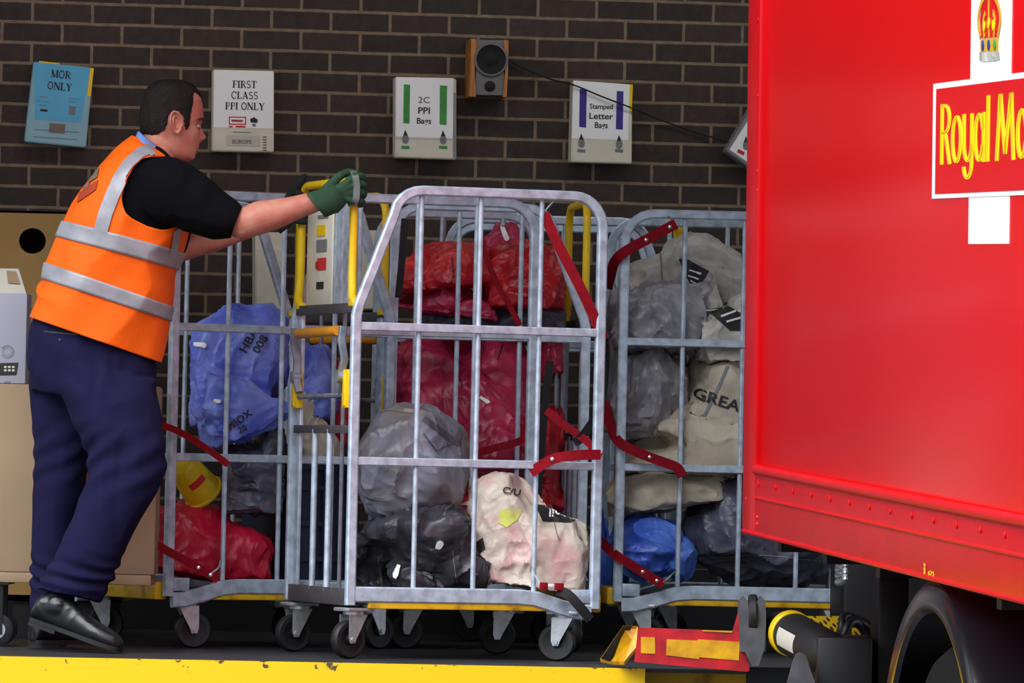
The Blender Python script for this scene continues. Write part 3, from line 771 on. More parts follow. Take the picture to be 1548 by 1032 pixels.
class Face:
    """a flat front: 2d marks in picture coordinates placed on a tilted plane in front of the wall"""
    def __init__(s, off): s.off = off
    def at(s, px, py, lift=0.0): return on_wall(px, py, s.off + lift)
    def quad(s, mb, pts, lift=0.0012, th=0.0008):
        mb.poly([s.at(x, y, lift) for x, y in pts], -wy * -1.0, th)
    def rect(s, x0, y0, x1, y1, tilt=0.0):
        return [(x0, y0), (x1, y0 + (x1 - x0) * tilt), (x1 - (y1 - y0) * tilt, y1 + (x1 - x0) * tilt), (x0 - (y1 - y0) * tilt, y1)]
    def text(s, txt, cx, cy, h, tilt=0.0, wide=1.0, lift=0.0022):
        v, f, w, hh = text_tris(txt); k = h / hh
        mb = MB()
        pts = []
        for x, y in v:
            a, b = x * k * wide, -y * k
            pts.append(s.at(cx + a - b * tilt, cy + b + a * tilt, lift))
        mb.add(pts, f); return mb
    def serif(s, txt, cx, cy, h, tilt=0.0, wide=0.95, lift=0.0022):
        quads = []; x = 0
        for ch in txt:
            q, a = serif_glyph(ch); quads += [[(p[0] + x, p[1]) for p in k] for k in q]; x += a + 0.05
        mb = MB()
        for k in quads:
            pts = []
            for px, py in k:
                a, b = (px - x / 2) * h * wide, -(py - 0.5) * h
                pts.append(s.at(cx + a - b * tilt, cy + b + a * tilt, lift))
            mb.add(pts, [tuple(range(len(pts)))])
        return mb

def sign_box(label, corners, depth, body_mat, sheet=None, sheet_mat='white', side=None, below_mat=None):
    """corners in the picture: tl, tr, br, bl"""
    off = depth
    F = Face(off)
    c = [F.at(*p) for p in corners]
    cen = sum(c, Vector()) / 4 + wy * depth
    root = thing('sign_box', label, 'sign', mat=Matrix.Translation(cen) @ Matrix.Rotation(WYAW, 4, 'Z'), group='sign boxes on the brick wall')
    mb = MB(); mb.poly(c, wy, depth - 0.001)
    body = mb.build('box_body', M[body_mat], root, smooth=False)
    bm = bmesh.new(); bm.from_mesh(body.data); bmesh.ops.bevel(bm, geom=list(bm.edges), offset=0.004, segments=2, affect='EDGES'); bm.to_mesh(body.data); bm.free()
    sh = None
    if sheet:
        m2 = MB(); m2.poly([F.at(x, y, 0.0012) for x, y in sheet], wy, 0.0008); sh = m2.build('sheet', M[sheet_mat], root, smooth=False)
    return root, F, sh

def mark(F, pts, mat, parent, name='print', lift=0.002, label=None):
    mb = MB(); mb.poly([F.at(x, y, lift) for x, y in pts], wy, 0.0006)
    o = mb.build(name, M[mat], parent, smooth=False)
    if label: o['label'] = label
    return o

# sky blue box
r1, F1, s1 = sign_box('sky blue sign box with a sheet reading MOR ONLY, left end of the wall', [(51, 94), (141, 104), (130, 223), (37, 214)], 0.07, 'blue_film', [(51.5, 93.5), (136, 102), (122, 185), (53, 180)], 'blue_paper')
mark(F1, [(136.5, 102), (142, 103.5), (137, 146), (132, 145)], 'yellow', r1, 'yellow_card', 0.001)
mark(F1, [(59, 92), (90, 95.5), (90, 98), (59, 95)], 'yellow', r1, 'yellow_card', 0.0004)
F1.serif('MOR', 92.5, 112.5, 11.5, 0.10).build('lettering', M['ink'], s1, smooth=False)
F1.serif('ONLY', 90.5, 130.5, 11.5, 0.10).build('lettering', M['ink'], s1, smooth=False)
for q in ([(60, 145), (72, 146.3), (71, 147.2), (60, 146)], [(56, 152), (74, 153.5), (73.8, 154.5), (56, 153)], [(57, 158), (71, 159.3), (70.9, 160.5), (57, 159)], [(103, 148), (121, 150), (120.9, 151), (103, 149)], [(104, 152.5), (117, 154), (116.9, 155), (104, 153.5)], [(105, 160), (115, 161), (113, 174), (104, 173)]):
    mark(F1, q, 'ink_grey', s1)
mark(F1, [(61, 164.5), (72, 165.5), (71.8, 169), (61, 168)], 'ink', s1)
mark(F1, [(75, 186), (99, 187.5), (97.5, 202), (74, 200)], 'ink_brown', r1, 'barcode_patch', 0.0012)
mark(F1, [(52, 195), (120, 199.5), (120, 200.4), (52, 195.9)], 'ink_grey', r1)
mark(F1, [(50, 206), (118, 210.5), (118, 211.3), (50, 206.8)], 'ink_grey', r1)
# first class
r2, F2, s2 = sign_box('white sign box with a sheet reading FIRST CLASS PPI ONLY', [(322, 105), (414.5, 107), (414, 230), (321, 228.5)], 0.07, 'cream_plastic', [(324, 106), (413.5, 108), (413, 194.5), (323, 192.5)])
F2.serif('FIRST', 370, 127.5, 11, 0.02).build('lettering', M['ink'], s2, smooth=False)
F2.serif('CLASS', 370, 144, 11, 0.02).build('lettering', M['ink'], s2, smooth=False)
F2.serif('PPI ONLY', 370.5, 160.5, 11, 0.02).build('lettering', M['ink'], s2, smooth=False)
for q in ([(346, 176), (372, 176.5), (372, 178.2), (346, 177.7)], [(346, 186.5), (372, 187), (372, 188.7), (346, 188.2)], [(346, 176), (347.6, 176), (347.6, 188), (346, 188)], [(370.4, 176), (372, 176), (372, 188), (370.4, 188)], [(350, 180.5), (367, 181), (367, 184.5), (350, 184)], [(346, 190), (352, 190), (352, 192.5), (346, 192.5)], [(356, 189.8), (371, 190.2), (371, 192.8), (356, 192.4)]):
    mark(F2, q, 'ink_red', s2)
mark(F2, [(378, 180), (384, 177), (390, 181), (388.5, 186), (379, 185)], 'ink', s2, 'emblem')
mark(F2, [(381, 187), (387, 187.4), (386, 191.5), (382, 191)], 'ink_grey', s2, 'emblem')
cd_ = mark(F2, [(343, 204), (393, 205), (393, 221), (343, 220)], 'card_pale', r2, 'card')
F2.text('EUROPE', 366, 214, 6, 0.02, 1.0, 0.0035).build('lettering', M['ink_grey'], cd_, smooth=False)
mark(F2, [(352, 199), (380, 199.7), (380, 200.5), (352, 199.8)], 'ink_brown', r2)
for i in range(6): mark(F2, [(397.5, 206 + i * 4), (403, 206.2 + i * 4), (403, 208 + i * 4), (397.5, 207.8 + i * 4)], 'ink_brown', r2)

def bag_icon(F, cx, cy, s, parent, cap=None):
    g = [(cx - 4.4 * s, cy + 6 * s), (cx - 5 * s, cy + 1 * s), (cx - 3.6 * s, cy - 3.4 * s), (cx + 3.6 * s, cy - 3.4 * s), (cx + 5 * s, cy + 1 * s), (cx + 4.6 * s, cy + 6 * s), (cx + 1.5 * s, cy + 9 * s), (cx - 2 * s, cy + 8.6 * s)]
    mark(F, g, 'ink_grey', parent, 'bag_icon')
    mark(F, [(cx - 3.6 * s, cy - 3.2 * s), (cx - 1.8 * s, cy - 8 * s), (cx - 0.4 * s, cy - 12.5 * s), (cx + 1.2 * s, cy - 8.5 * s), (cx + 3.6 * s, cy - 3.2 * s)], 'ink', parent, 'bag_icon', 0.0024)
# green
r3, F3, s3 = sign_box('white sign box with green bars reading 2C PPI Bags', [(597.5, 116), (690, 119), (690, 241), (597, 238)], 0.08, 'cream_plastic', [(599, 116.2), (685.5, 118), (684.5, 209), (598.5, 206)])
mark(F3, [(685.6, 140), (690, 140.3), (689.5, 239), (685, 238)], 'grey_plastic', r3, 'side_strip')
for q in ([(610.5, 127.5), (620, 128), (619, 187), (609.5, 186)], [(665, 129), (676, 129.5), (675, 189), (664.5, 188)]): mark(F3, q, 'green', s3, 'green_bar')
F3.text('2C', 641, 151, 9.5, 0.02, 1.15).build('lettering', M['ink_grey'], s3, smooth=False)
F3.text('PPI', 641, 167, 10, 0.02, 1.1).build('lettering', M['ink'], s3, smooth=False)
F3.text('Bags', 641, 184, 12, 0.02, 1.0).build('lettering', M['ink'], s3, smooth=False)
bag_icon(F3, 613, 208, 1.0, r3); bag_icon(F3, 670, 209, 1.0, r3)
for x in (607, 664): mark(F3, [(x, 220), (x + 12, 220.4), (x + 12, 225), (x, 224.6)], 'green', r3)
mark(F3, [(598, 208), (684, 210.6), (684, 211.4), (598, 208.8)], 'card_pale', r3, 'pocket_edge')
# violet
r4, F4, s4 = sign_box('white sign box with violet bars reading Stamped Letter Bags', [(866, 122), (956, 128), (955, 247.5), (863, 245)], 0.08, 'cream_plastic', [(867, 121.5), (952, 127.5), (949.5, 212), (864.5, 209)])
mark(F4, [(951.5, 127.3), (956.8, 127.8), (955, 170), (950.5, 169)], 'yellow', r4, 'yellow_card', 0.001)
for q in ([(876.5, 134), (887, 135), (886, 193), (875.5, 191.5)], [(932.5, 137.5), (942.5, 138), (941.5, 196), (931, 195)]): mark(F4, q, 'purple', s4, 'violet_bar')
F4.text('Stamped', 909, 162, 10, 0.03, 0.98).build('lettering', M['ink'], s4, smooth=False)
F4.text('Letter', 909, 175.5, 9.5, 0.03, 1.12).build('lettering', M['ink'], s4, smooth=False)
F4.text('Bags', 909, 190.5, 12, 0.03, 0.9).build('lettering', M['ink'], s4, smooth=False)
bag_icon(F4, 879, 214, 1.0, r4); bag_icon(F4, 936, 216, 1.0, r4)
for x in (873, 930): mark(F4, [(x, 225), (x + 12, 226), (x + 12, 230.5), (x, 229.5)], 'ink_grey', r4)
# tilted one by the truck
r5, F5, s5 = sign_box('white sign box hanging askew beside the red truck', [(1143, 150), (1208, 196), (1160, 272), (1097, 228)], 0.09, 'grey_plastic', [(1146, 158), (1206, 200), (1163, 268), (1103, 226)])
bag_icon(F5, 1128, 218, 1.0, s5)
mark(F5, [(1116, 225), (1126, 230), (1124, 235), (1114, 230)], 'ink_red', s5)

# low cream cabinets seen through the cages
def cabinet(label, x0, y0, x1, y1):
    off = 0.12; root = thing('wall_cabinet', label, 'cabinet', mat=Matrix.Translation(on_wall((x0 + x1) / 2, (y0 + y1) / 2, 0)) @ Matrix.Rotation(WYAW, 4, 'Z'), group='cream wall cabinets')
    mb = MB(); mb.poly([on_wall(x, y, off) for x, y in ((x0, y0), (x1, y0), (x1, y1), (x0, y1))], wy, off - 0.001); mb.build('cabinet_body', M['cream_plastic'], root, smooth=False)
    m2 = MB(); m2.poly([on_wall(x, y, off + 0.012) for x, y in ((x0 + 2, y0 + 26), (x1 - 2, y0 + 26.5), (x1 - 2, y1 - 2), (x0 + 2, y1 - 2))], wy, 0.011); dd = m2.build('cabinet_door', M['cream_plastic'], root, smooth=False)
    m3 = MB(); m3.box(on_wall(x1 - 8, (y0 + y1) / 2 + 10, off + 0.018), (0.005, 0.007, 0.02), (wx, wy, wz), bev=0.002); m3.build('door_handle', M['grey_plastic'], dd)
cabinet('cream wall cabinet seen between the worker\'s arms and the left cage bars', 386, 351, 432, 488)
cabinet('cream wall cabinet seen just right of the near yellow handle', 541, 348, 575, 468)

# loudspeaker
sp_c = on_wall(740, 102, 0.085)
sp = thing('wall_speaker', 'wooden sided loudspeaker with a grey front high on the brick wall', 'speaker', mat=Matrix.Translation(on_wall(740, 102, 0)) @ Matrix.Rotation(WYAW, 4, 'Z'))
FS = Face(0.15)
mb = MB(); mb.poly([FS.at(x, y) for x, y in ((720, 60), (763, 61), (761.5, 144), (719, 143))], wy, 0.149); mb.build('cabinet_body', M['speaker_grey'], sp, smooth=False)
for q in ([(712.5, 58.5), (720.3, 58.8), (721.5, 70), (718, 85), (718, 110), (719.5, 146), (709.5, 145.5)], [(762, 60), (769, 61), (768.5, 90), (766, 147), (760, 146.5), (763.5, 112), (765, 88), (762, 72)]):
    m2 = MB(); m2.poly([FS.at(x, y, 0.006) for x, y in q], wy, 0.154); m2.build('wood_side', M['wood'], sp, smooth=False)
def disc_on(F, cx, cy, r, prof, mat, parent, name):
    c = F.at(cx, cy); mb = MB(); mb.lathe(c, -wy, [(a * r / 409, b) for a, b in prof], 32); return mb.build(name, M[mat], parent)
wf = disc_on(FS, 742, 90, 26, [(1, -0.002), (1, 0.008), (0.94, 0.012), (0.86, 0.012), (0.84, 0.004)], 'speaker_grey', sp, 'woofer_ring')
disc_on(FS, 742, 90, 22, [(1, 0.0), (1, 0.0135), (0.9, 0.010), (0.5, 0.005), (0.3, 0.010), (0.1, 0.013)], 'cone', wf, 'woofer')
disc_on(FS, 740.5, 130.5, 8, [(1, -0.002), (1, 0.004), (0.8, 0.006), (0.3, 0.009)], 'cone', sp, 'tweeter')
mb = MB()
mb.tube([V3(x) for x in catmull([tuple(on_wall(768, 91, 0.02)), tuple(on_wall(790, 102, 0.03)), tuple(on_wall(830, 119, 0.06)), tuple(on_wall(866, 128, 0.095)), tuple(on_wall(910, 146, 0.10)), tuple(on_wall(957, 164, 0.10)), tuple(on_wall(985, 176, 0.04)), tuple(on_wall(1040, 196, 0.02)), tuple(on_wall(1105, 216, 0.03)), tuple(on_wall(1180, 240, 0.02))], 6)], 0.0032, 6)
tag(mb.build('speaker_cable', M['black']), 'thin black cable sagging from the loudspeaker across the violet barred sign', 'cable')

# ------------------------------------------------------------------ cardboard and printed boxes on the left
b0 = thing('pallet_box', 'tall brown cardboard pallet box with a round hand hole, behind the worker', 'box', loc=(P(40, 600, 21.7).x, 1.7, 0))
zb = 0.13
def zof(py, d, px=60): return P(px, py, d).z
xl, xr = P(-90, 400, 21.45).x, P(196, 400, 21.45).x
if True:
    zt = zof(319, 21.45); t = 0.012; y0, y1 = 1.45, 2.2
    hx, hz = P(49, 364, 21.45).x, zof(364, 21.45, 49)
    # front wall with a real round hole
    n = 32; ring = [(hx + 0.046 * math.cos(2 * math.pi * i / n), hz + 0.044 * math.sin(2 * math.pi * i / n)) for i in range(n)]
    def sq(i):
        a = 2 * math.pi * i / n; c, s_ = math.cos(a), math.sin(a); k = 0.075 / max(abs(c), abs(s_)); return (hx + c * k, hz + s_ * k)
    mb = MB()
    for yy in (y0, y0 + t):
        for i in range(n):
            j = (i + 1) % n
            mb.add([(ring[i][0], yy, ring[i][1]), (ring[j][0], yy, ring[j][1]), (sq(j)[0], yy, sq(j)[1]), (sq(i)[0], yy, sq(i)[1])], [(0, 1, 2, 3)])
        for a, b, c, d_ in ((xl, hx - 0.075, zb, zt), (hx + 0.075, xr, zb, zt), (hx - 0.075, hx + 0.075, zb, hz - 0.075), (hx - 0.075, hx + 0.075, hz + 0.075, zt)):
            mb.add([(a, yy, c), (b, yy, c), (b, yy, d_), (a, yy, d_)], [(0, 1, 2, 3)])
    for i in range(n):
        j = (i + 1) % n
        mb.add([(ring[i][0], y0, ring[i][1]), (ring[j][0], y0, ring[j][1]), (ring[j][0], y0 + t, ring[j][1]), (ring[i][0], y0 + t, ring[i][1])], [(0, 1, 2, 3)])
    mb.box(((xl + xr) / 2, (y0 + y1) / 2, zb + 0.01), ((xr - xl) / 2, (y1 - y0) / 2, 0.01))
    mb.box((xl + t / 2, (y0 + y1) / 2, (zb + zt) / 2), (t / 2, (y1 - y0) / 2, (zt - zb) / 2))
    mb.box((xr - t / 2, (y0 + y1) / 2, (zb + zt) / 2), (t / 2, (y1 - y0) / 2, (zt - zb) / 2))
    mb.box(((xl + xr) / 2, y1 - t / 2, (zb + zt) / 2), ((xr - xl) / 2, t / 2, (zt - zb) / 2))
    mb.box(((xl + xr) / 2, (y0 + y1) / 2, zt - 0.004), ((xr - xl) / 2, (y1 - y0) / 2, 0.004))
    mb.build('box_body', M['card_olive'], b0, smooth=False, fix=False)
    for xx in (xl + 0.1, (xl + xr) / 2, xr - 0.1):
        m2 = MB(); m2.box((xx, (y0 + y1) / 2, zb / 2 - 0.0005), (0.05, (y1 - y0) / 2 - 0.02, zb / 2 - 0.001)); m2.build('pallet_block', M['dark_steel'], b0, smooth=False)

# long carton on a low dolly
dl = thing('platform_dolly', 'low dark platform dolly under the plain tan carton', 'dolly', loc=(P(60, 900, 20.6).x, 0.6, 0))
CY0, CY1 = 0.46, 0.70
xa, xb = P(-120, 700, 20.46).x, P(237, 700, 20.46).x
zc0, zc1 = zof(865, 20.46), zof(581, 20.46)
mb = MB(); mb.box(((xa + xb) / 2, 0.59, zc0 - 0.018), ((xb - xa) / 2 - 0.01, 0.13, 0.017), bev=0.004); mb.build('platform', M['card'], dl)
for xx in (P(-4, 900, 20.5).x, P(-100, 900, 20.5).x, P(92, 900, 20.6).x):
    for yy in (0.50, 0.67):
        m2 = MB(); m2.box((xx, yy, zc0 - 0.039), (0.04, 0.035, 0.004)); m2.box((xx, yy - 0.022, (zc0 - 0.04 + 0.05) / 2), (0.02, 0.002, (zc0 - 0.04 - 0.05) / 2 + 0.01)); m2.box((xx, yy + 0.022, (zc0 - 0.04 + 0.05) / 2), (0.02, 0.002, (zc0 - 0.04 - 0.05) / 2 + 0.01))
        cs = m2.build('caster', M['dark_steel'], dl)
        m3 = MB(); m3.lathe((xx, yy, 0.055), (0, 1, 0), [(0.045, -0.016), (0.055, -0.012), (0.055, 0.012), (0.045, 0.016)], 28); ty = m3.build('tyre', M['rubber'], cs)
        m3 = MB(); m3.lathe((xx, yy, 0.055), (0, 1, 0), [(0.03, -0.018), (0.03, 0.018)], 20); m3.build('hub', M['hub'], cs)
ct = thing('carton', 'large plain tan cardboard carton behind the worker\'s legs', 'box', loc=((xa + xb) / 2, (CY0 + CY1) / 2, zc0))
mb = MB(); mb.box(((xa + xb) / 2, (CY0 + CY1) / 2, (zc0 + zc1) / 2), ((xb - xa) / 2, (CY1 - CY0) / 2, (zc1 - zc0) / 2), bev=0.004); cb = mb.build('box_body', M['card'], ct)
mb = MB(); mb.box(((xa + xb) / 2, (CY0 + CY1) / 2, zc1 + 0.0008), ((xb - xa) / 2 - 0.002, 0.025, 0.0006)); mb.build('packing_tape', M['card_pale'], cb)
# grey printed carton on top
gx0, gx1 = P(-110, 500, 20.5).x, P(40, 500, 20.5).x
gz0, gz1 = zc1, zof(445, 20.5)
gb = thing('printed_box', 'pale grey printed carton with an open flap, on top of the tan carton', 'box', loc=((gx0 + gx1) / 2, 0.6, gz0))
mb = MB(); mb.box(((gx0 + gx1) / 2, 0.595, (gz0 + gz1) / 2 + 0.002), ((gx1 - gx0) / 2, 0.095, (gz1 - gz0) / 2), bev=0.003); mb.build('box_body', M['card_grey'], gb)
def on_plane_y(px, py, y):
    v = ray(px, py); return CAM + v * ((y - CAM.y) / v.y)
mb = MB(); mb.poly([on_plane_y(-110, 445, 0.502), on_plane_y(40, 445, 0.502), on_plane_y(28, 406, 0.60), on_plane_y(-100, 404, 0.60)], Vector((0, 1, 0)), 0.004); mb.build('flap', M['card_pale'], gb, smooth=False)
mb = MB(); mb.poly([on_plane_y(12, 427, 0.538), on_plane_y(30, 429, 0.535), on_plane_y(24, 410, 0.586), on_plane_y(10, 409, 0.586)], Vector((0, -1, 0)), 0.002); mb.build('packing_tape', M['card'], gb, smooth=False)
def yprint(quadlist, mat, parent, y, name='print'):
    mb = MB()
    for q in quadlist: mb.poly([on_plane_y(a, b, y - 0.0005) for a, b in q], Vector((0, -1, 0)), 0.0005)
    return mb.build(name, M[mat], parent, smooth=False)
yprint(stroke_poly(earc(11, 531.5, 9.5, 9, -150, 150, 18), 1.8), 'ink_grey', gb, 0.5)
yprint(stroke_poly(earc(11, 531.5, 6.5, 6, 0, 360, 18), 1.0), 'ink_grey', gb, 0.5)
yprint(stroke_poly(earc(11, 586, 9.5, 9.5, 200, 340, 12), 1.8), 'ink_grey', gb, 0.5)
lbp = yprint([[(-20, 549), (28, 548), (25, 567), (-20, 568)]], 'ink', gb, 0.5, 'label_patch')
yprint([[(6 + 6 * i, 553 + 5 * j), (10 + 6 * i, 553 + 5 * j), (10 + 6 * i, 556 + 5 * j), (6 + 6 * i, 556 + 5 * j)] for i in range(3) for j in range(2)], 'card_pale', lbp, 0.4994)
# ------------------------------------------------------------------ mail sacks
_ico = {}
def ico(n):
    if n not in _ico:
        bm = bmesh.new(); bmesh.ops.create_icosphere(bm, subdivisions=n, radius=1)
        bm.verts.index_update()
        v = np.array([tuple(x.co) for x in bm.verts]); f = [tuple(q.index for q in p.verts) for p in bm.faces]; bm.free()
        _ico[n] = (v, f)
    return _ico[n]

def up2(X):
    """cubic upsampling of a grid of points by two along both axes"""
    for ax in (0, 1):
        X = np.moveaxis(X, ax, 0); n = len(X)
        E = np.concatenate([X[:1] * 2 - X[1:2], X, X[-1:] * 2 - X[-2:-1]])
        mid = (-E[:-3] + 9 * E[1:-2] + 9 * E[2:-1] - E[3:]) / 16
        out = np.empty((2 * n - 1,) + X.shape[1:]); out[0::2] = X; out[1::2] = mid
        X = np.moveaxis(out, 0, ax)
    return X

def pillow(half, seed, slack=1.14, fill=0.62, n=41, iters=190, boxy=3.2):
    """a flat sealed bag, filled and packed into its box: two sheets of cloth that resist stretching, blown out from
    inside and held back by the box, so that the spare cloth gathers into folds; returns points and faces"""
    rs = np.random.RandomState(seed)
    ax, az, th = half[0], half[2], half[1]
    gx = np.linspace(-1, 1, n)
    U, V = np.meshgrid(gx, gx, indexing='ij')
    X = np.zeros((2, n, n, 3))
    for s in (0, 1):
        X[s, ..., 0] = U * ax; X[s, ..., 2] = V * az
        X[s, ..., 1] = (1 if s else -1) * th * 0.25 * (1 - U ** 2) * (1 - V ** 2)
    q = X.reshape(-1, 3)
    X += np.stack([noise3(q * 9 + seed + k * 13.1) for k in range(3)], -1).reshape(X.shape) * 0.02
    grow = np.array([slack + th / ax * 0.42, slack + th / az * 0.42])
    dx, dz = 2 * ax / (n - 1) * grow[0], 2 * az / (n - 1) * grow[1]
    dd = math.hypot(dx, dz)
    vel = np.zeros_like(X)
    # what is in the bag: a handful of parcels and bundles
    K = 9
    base = np.array([(-.52, 0, -.52), (.52, 0, -.52), (-.52, 0, .5), (.52, 0, .5), (0, 0, 0), (0, .3, -.5), (0, -.3, .5), (-.5, -.3, 0), (.5, .2, 0)])
    lc = (base + (rs.rand(K, 3) - 0.5) * 0.42) * np.array([ax, th, az])
    lr = np.stack([(0.34 + 0.24 * rs.rand(K)) * ax, (0.5 + 0.4 * rs.rand(K)) * th, (0.34 + 0.22 * rs.rand(K)) * az], 1)
    for it in range(iters):
        tu = np.empty_like(X); tv = np.empty_like(X)
        tu[:, 1:-1] = X[:, 2:] - X[:, :-2]; tu[:, 0] = X[:, 1] - X[:, 0]; tu[:, -1] = X[:, -1] - X[:, -2]
        tv[:, :, 1:-1] = X[:, :, 2:] - X[:, :, :-2]; tv[:, :, 0] = X[:, :, 1] - X[:, :, 0]; tv[:, :, -1] = X[:, :, -1] - X[:, :, -2]
        N = np.cross(tv, tu); N /= np.linalg.norm(N, axis=-1, keepdims=True) + 1e-9
        N[0] *= np.sign((N[0, ..., 1] * -1).mean()); N[1] *= np.sign(N[1, ..., 1].mean())
        vel *= 0.86
        vel += N * (0.0018 if it < iters * 0.35 else (0.00045 if it < iters * 0.8 else 0.0009))
        vel[..., 2] -= 0.00035
        P0 = X.copy(); X = X + vel
        for rep_ in range(3):
            for (sl_a, sl_b, L0) in ((np.s_[:, :-1], np.s_[:, 1:], dx), (np.s_[:, :, :-1], np.s_[:, :, 1:], dz), (np.s_[:, :-1, :-1], np.s_[:, 1:, 1:], dd), (np.s_[:, 1:, :-1], np.s_[:, :-1, 1:], dd)):
                d = X[sl_b] - X[sl_a]; L = np.sqrt((d * d).sum(-1)) + 1e-9
                c = (L - L0) / L; c *= np.where(c > 0, 0.36, 0.025)
                d *= c[..., None]
                X[sl_a] += d; X[sl_b] -= d
            for e in (np.s_[0], np.s_[-1]):
                m = (X[0, e] + X[1, e]) / 2; X[0, e] = m; X[1, e] = m
                m = (X[0, :, e] + X[1, :, e]) / 2; X[0, :, e] = m; X[1, :, e] = m
        # parcels hold it out, the box holds it in
        for k in range(K):
            dlt = (X - lc[k]) / lr[k]; r = np.sqrt((dlt * dlt).sum(-1)) + 1e-6
            ins = r < 1
            if ins.any(): X[ins] = X[ins] + (dlt[ins] / r[ins][:, None] * lr[k] + lc[k] - X[ins]) * 0.5
        X[..., 1] = np.where(np.abs(X[..., 1]) > th, np.sign(X[..., 1]) * th * 0.7 + X[..., 1] * 0.3, X[..., 1])
        for c_, m_ in ((0, ax), (2, az)): X[..., c_] = np.where(np.abs(X[..., c_]) > m_ * 1.02, np.sign(X[..., c_]) * m_ * 1.02, X[..., c_])
        if it % 4 == 0:                                   # a little bending stiffness
            A = X.copy(); A[:, 1:-1, 1:-1] = (X[:, 2:, 1:-1] + X[:, :-2, 1:-1] + X[:, 1:-1, 2:] + X[:, 1:-1, :-2]) / 4
            X = X * 0.90 + A * 0.10
        vel = X - P0
        np.clip(vel, -0.01, 0.01, out=vel)
    F, B = up2(X[0]), up2(X[1]); m = F.shape[0]
    idx = np.arange(2 * m * m).reshape(2, m, m)
    for e in (0, -1):
        idx[1, e, :] = idx[0, e, :]; idx[1, :, e] = idx[0, :, e]
    pts = np.concatenate([F.reshape(-1, 3), B.reshape(-1, 3)])
    faces = []
    for s in (0, 1):
        a, b, c, d = idx[s, :-1, :-1].ravel(), idx[s, 1:, :-1].ravel(), idx[s, 1:, 1:].ravel(), idx[s, :-1, 1:].ravel()
        faces += list(zip(a.tolist(), b.tolist(), c.tolist(), d.tolist())) if s == 0 else list(zip(d.tolist(), c.tolist(), b.tolist(), a.tolist()))
    used = np.unique(idx); mp = np.full(len(pts), -1); mp[used] = np.arange(len(used))
    faces = [tuple(int(mp[i]) for i in f) for f in faces]
    return pts[used], faces

SACKS = {}
PLACED = {}
CAGE_OF = {'sacks in the front roll cage': (m_front, CW, CD), 'crimson sacks in the middle roll cage': (m_mid, 0.66, 0.64), 'sacks in the left roll cage': (m_left, CW, CD), 'sacks in the right roll cage': (m_right, CW, CD)}
def sack(label, box, d, depth, mat, group, seed, tilt=0.0, yaw=0.0, p=2.7, planes=34, crease=1.0, lump=0.16, necks=(), sub=6, sag=0.0, up_bias=0.0, fine=1.0, kind='bag', slack=1.10):
    """a stuffed soft sack; box = picture rectangle (x0, y0, x1, y1) at depth d, depth = thickness in metres; tilt turns it in the picture plane"""
    x0, y0, x1, y1 = box
    c = P((x0 + x1) / 2, (y0 + y1) / 2, d)
    s = d / FPX
    h = np.array([(x1 - x0) / 2 * s, depth / 2, (y1 - y0) / 2 * s])
    rs = np.random.RandomState(seed)
    if kind == 'bag': return sack_bag(label, c, h, mat, group, seed, tilt, yaw, slack, crease)
    v, f = ico(sub)
    n = rs.normal(size=(planes, 3)); n /= np.linalg.norm(n, axis=1)[:, None]
    hh = 0.86 + rs.rand(planes) * 0.26
    r0 = (np.abs(v) ** p).sum(1) ** (-1 / p)
    dt = np.maximum(v @ n.T, 0.08)
    beta = 26
    rp = hh[None, :] / dt
    r = -np.log(np.exp(-beta * np.minimum(rp, 3)).sum(1) + np.exp(-beta * r0)) / beta
    r += lump * noise3(v * 1.4 + seed * 3.7) * 0.6
    r *= 1 - sag * np.maximum(v[:, 2], 0) ** 2
    pos = v * r[:, None]
    ext = np.abs(pos).max(0)
    lo, hi = pos.min(0), pos.max(0)
    pos = (pos - (lo + hi) / 2) / ((hi - lo) / 2) * h
    # creases in metres
    q = pos + rs.rand(3) * 50
    wv = np.stack([noise3(q * 7 + 11), noise3(q * 7 + 37), noise3(q * 7 + 71)], 1) * 0.05
    st = np.array([1, 1, 0.55])
    def axis_fold(ax, along, across, sd):
        ax = np.array(ax, float); ax /= np.linalg.norm(ax)
        t_ = (q + wv * 0.8) @ ax; rest = (q + wv * 0.8) - t_[:, None] * ax
        return ridged(rest * across + t_[:, None] * ax * along, sd)
    ang = rs.rand() * 6.28
    f1 = axis_fold((math.cos(ang), rs.rand() - 0.5, math.sin(ang)), 3.0, 12, seed * 1.3)
    ang2 = ang + 0.9 + rs.rand() * 0.8
    f2 = axis_fold((math.cos(ang2), rs.rand() - 0.5, math.sin(ang2)), 4.0, 19, seed * 2.1 + 5)
    f3 = ridged((q + wv) * 34, 9)
    f1 = np.sign(f1) * np.abs(f1) ** 1.3
    disp = 0.8 * (0.010 * f1 + 0.004 * np.maximum(f2, -0.2) ** 2 * np.sign(f2) + 0.0012 * fine * f3 + 0.005 * np.maximum(f1, 0) ** 4) * crease
    pos = pos + v * disp[:, None]
    for (dx, dy, dz, ang, ln) in necks:
        a = np.array([dx, dy, dz], float); a /= np.linalg.norm(a)
        u = pos / np.linalg.norm(pos, axis=1)[:, None]
        t = np.arccos(np.clip(u @ a, -1, 1)) / math.radians(ang)
        w = np.clip(1 - t, 0, 1) ** 1.7
        o1 = np.cross(a, [0.3, 1, 0.2]); o1 /= np.linalg.norm(o1); o2 = np.cross(a, o1)
        phi = np.arctan2(u @ o2, u @ o1)
        pl = 1 + 0.10 * np.sin(phi * 9 + seed) * np.clip(1 - t, 0, 1) * np.clip(t * 3, 0, 1)
        pos = pos + a * (w * ln)[:, None]
        ax = (pos @ a)[:, None] * a
        pos = ax + (pos - ax) * (1 - 0.35 * np.clip(w * 1.6, 0, 1) + 0)[:, None] * pl[:, None]
    return sack_place(label, c, pos, f, mat, group, tilt, yaw)

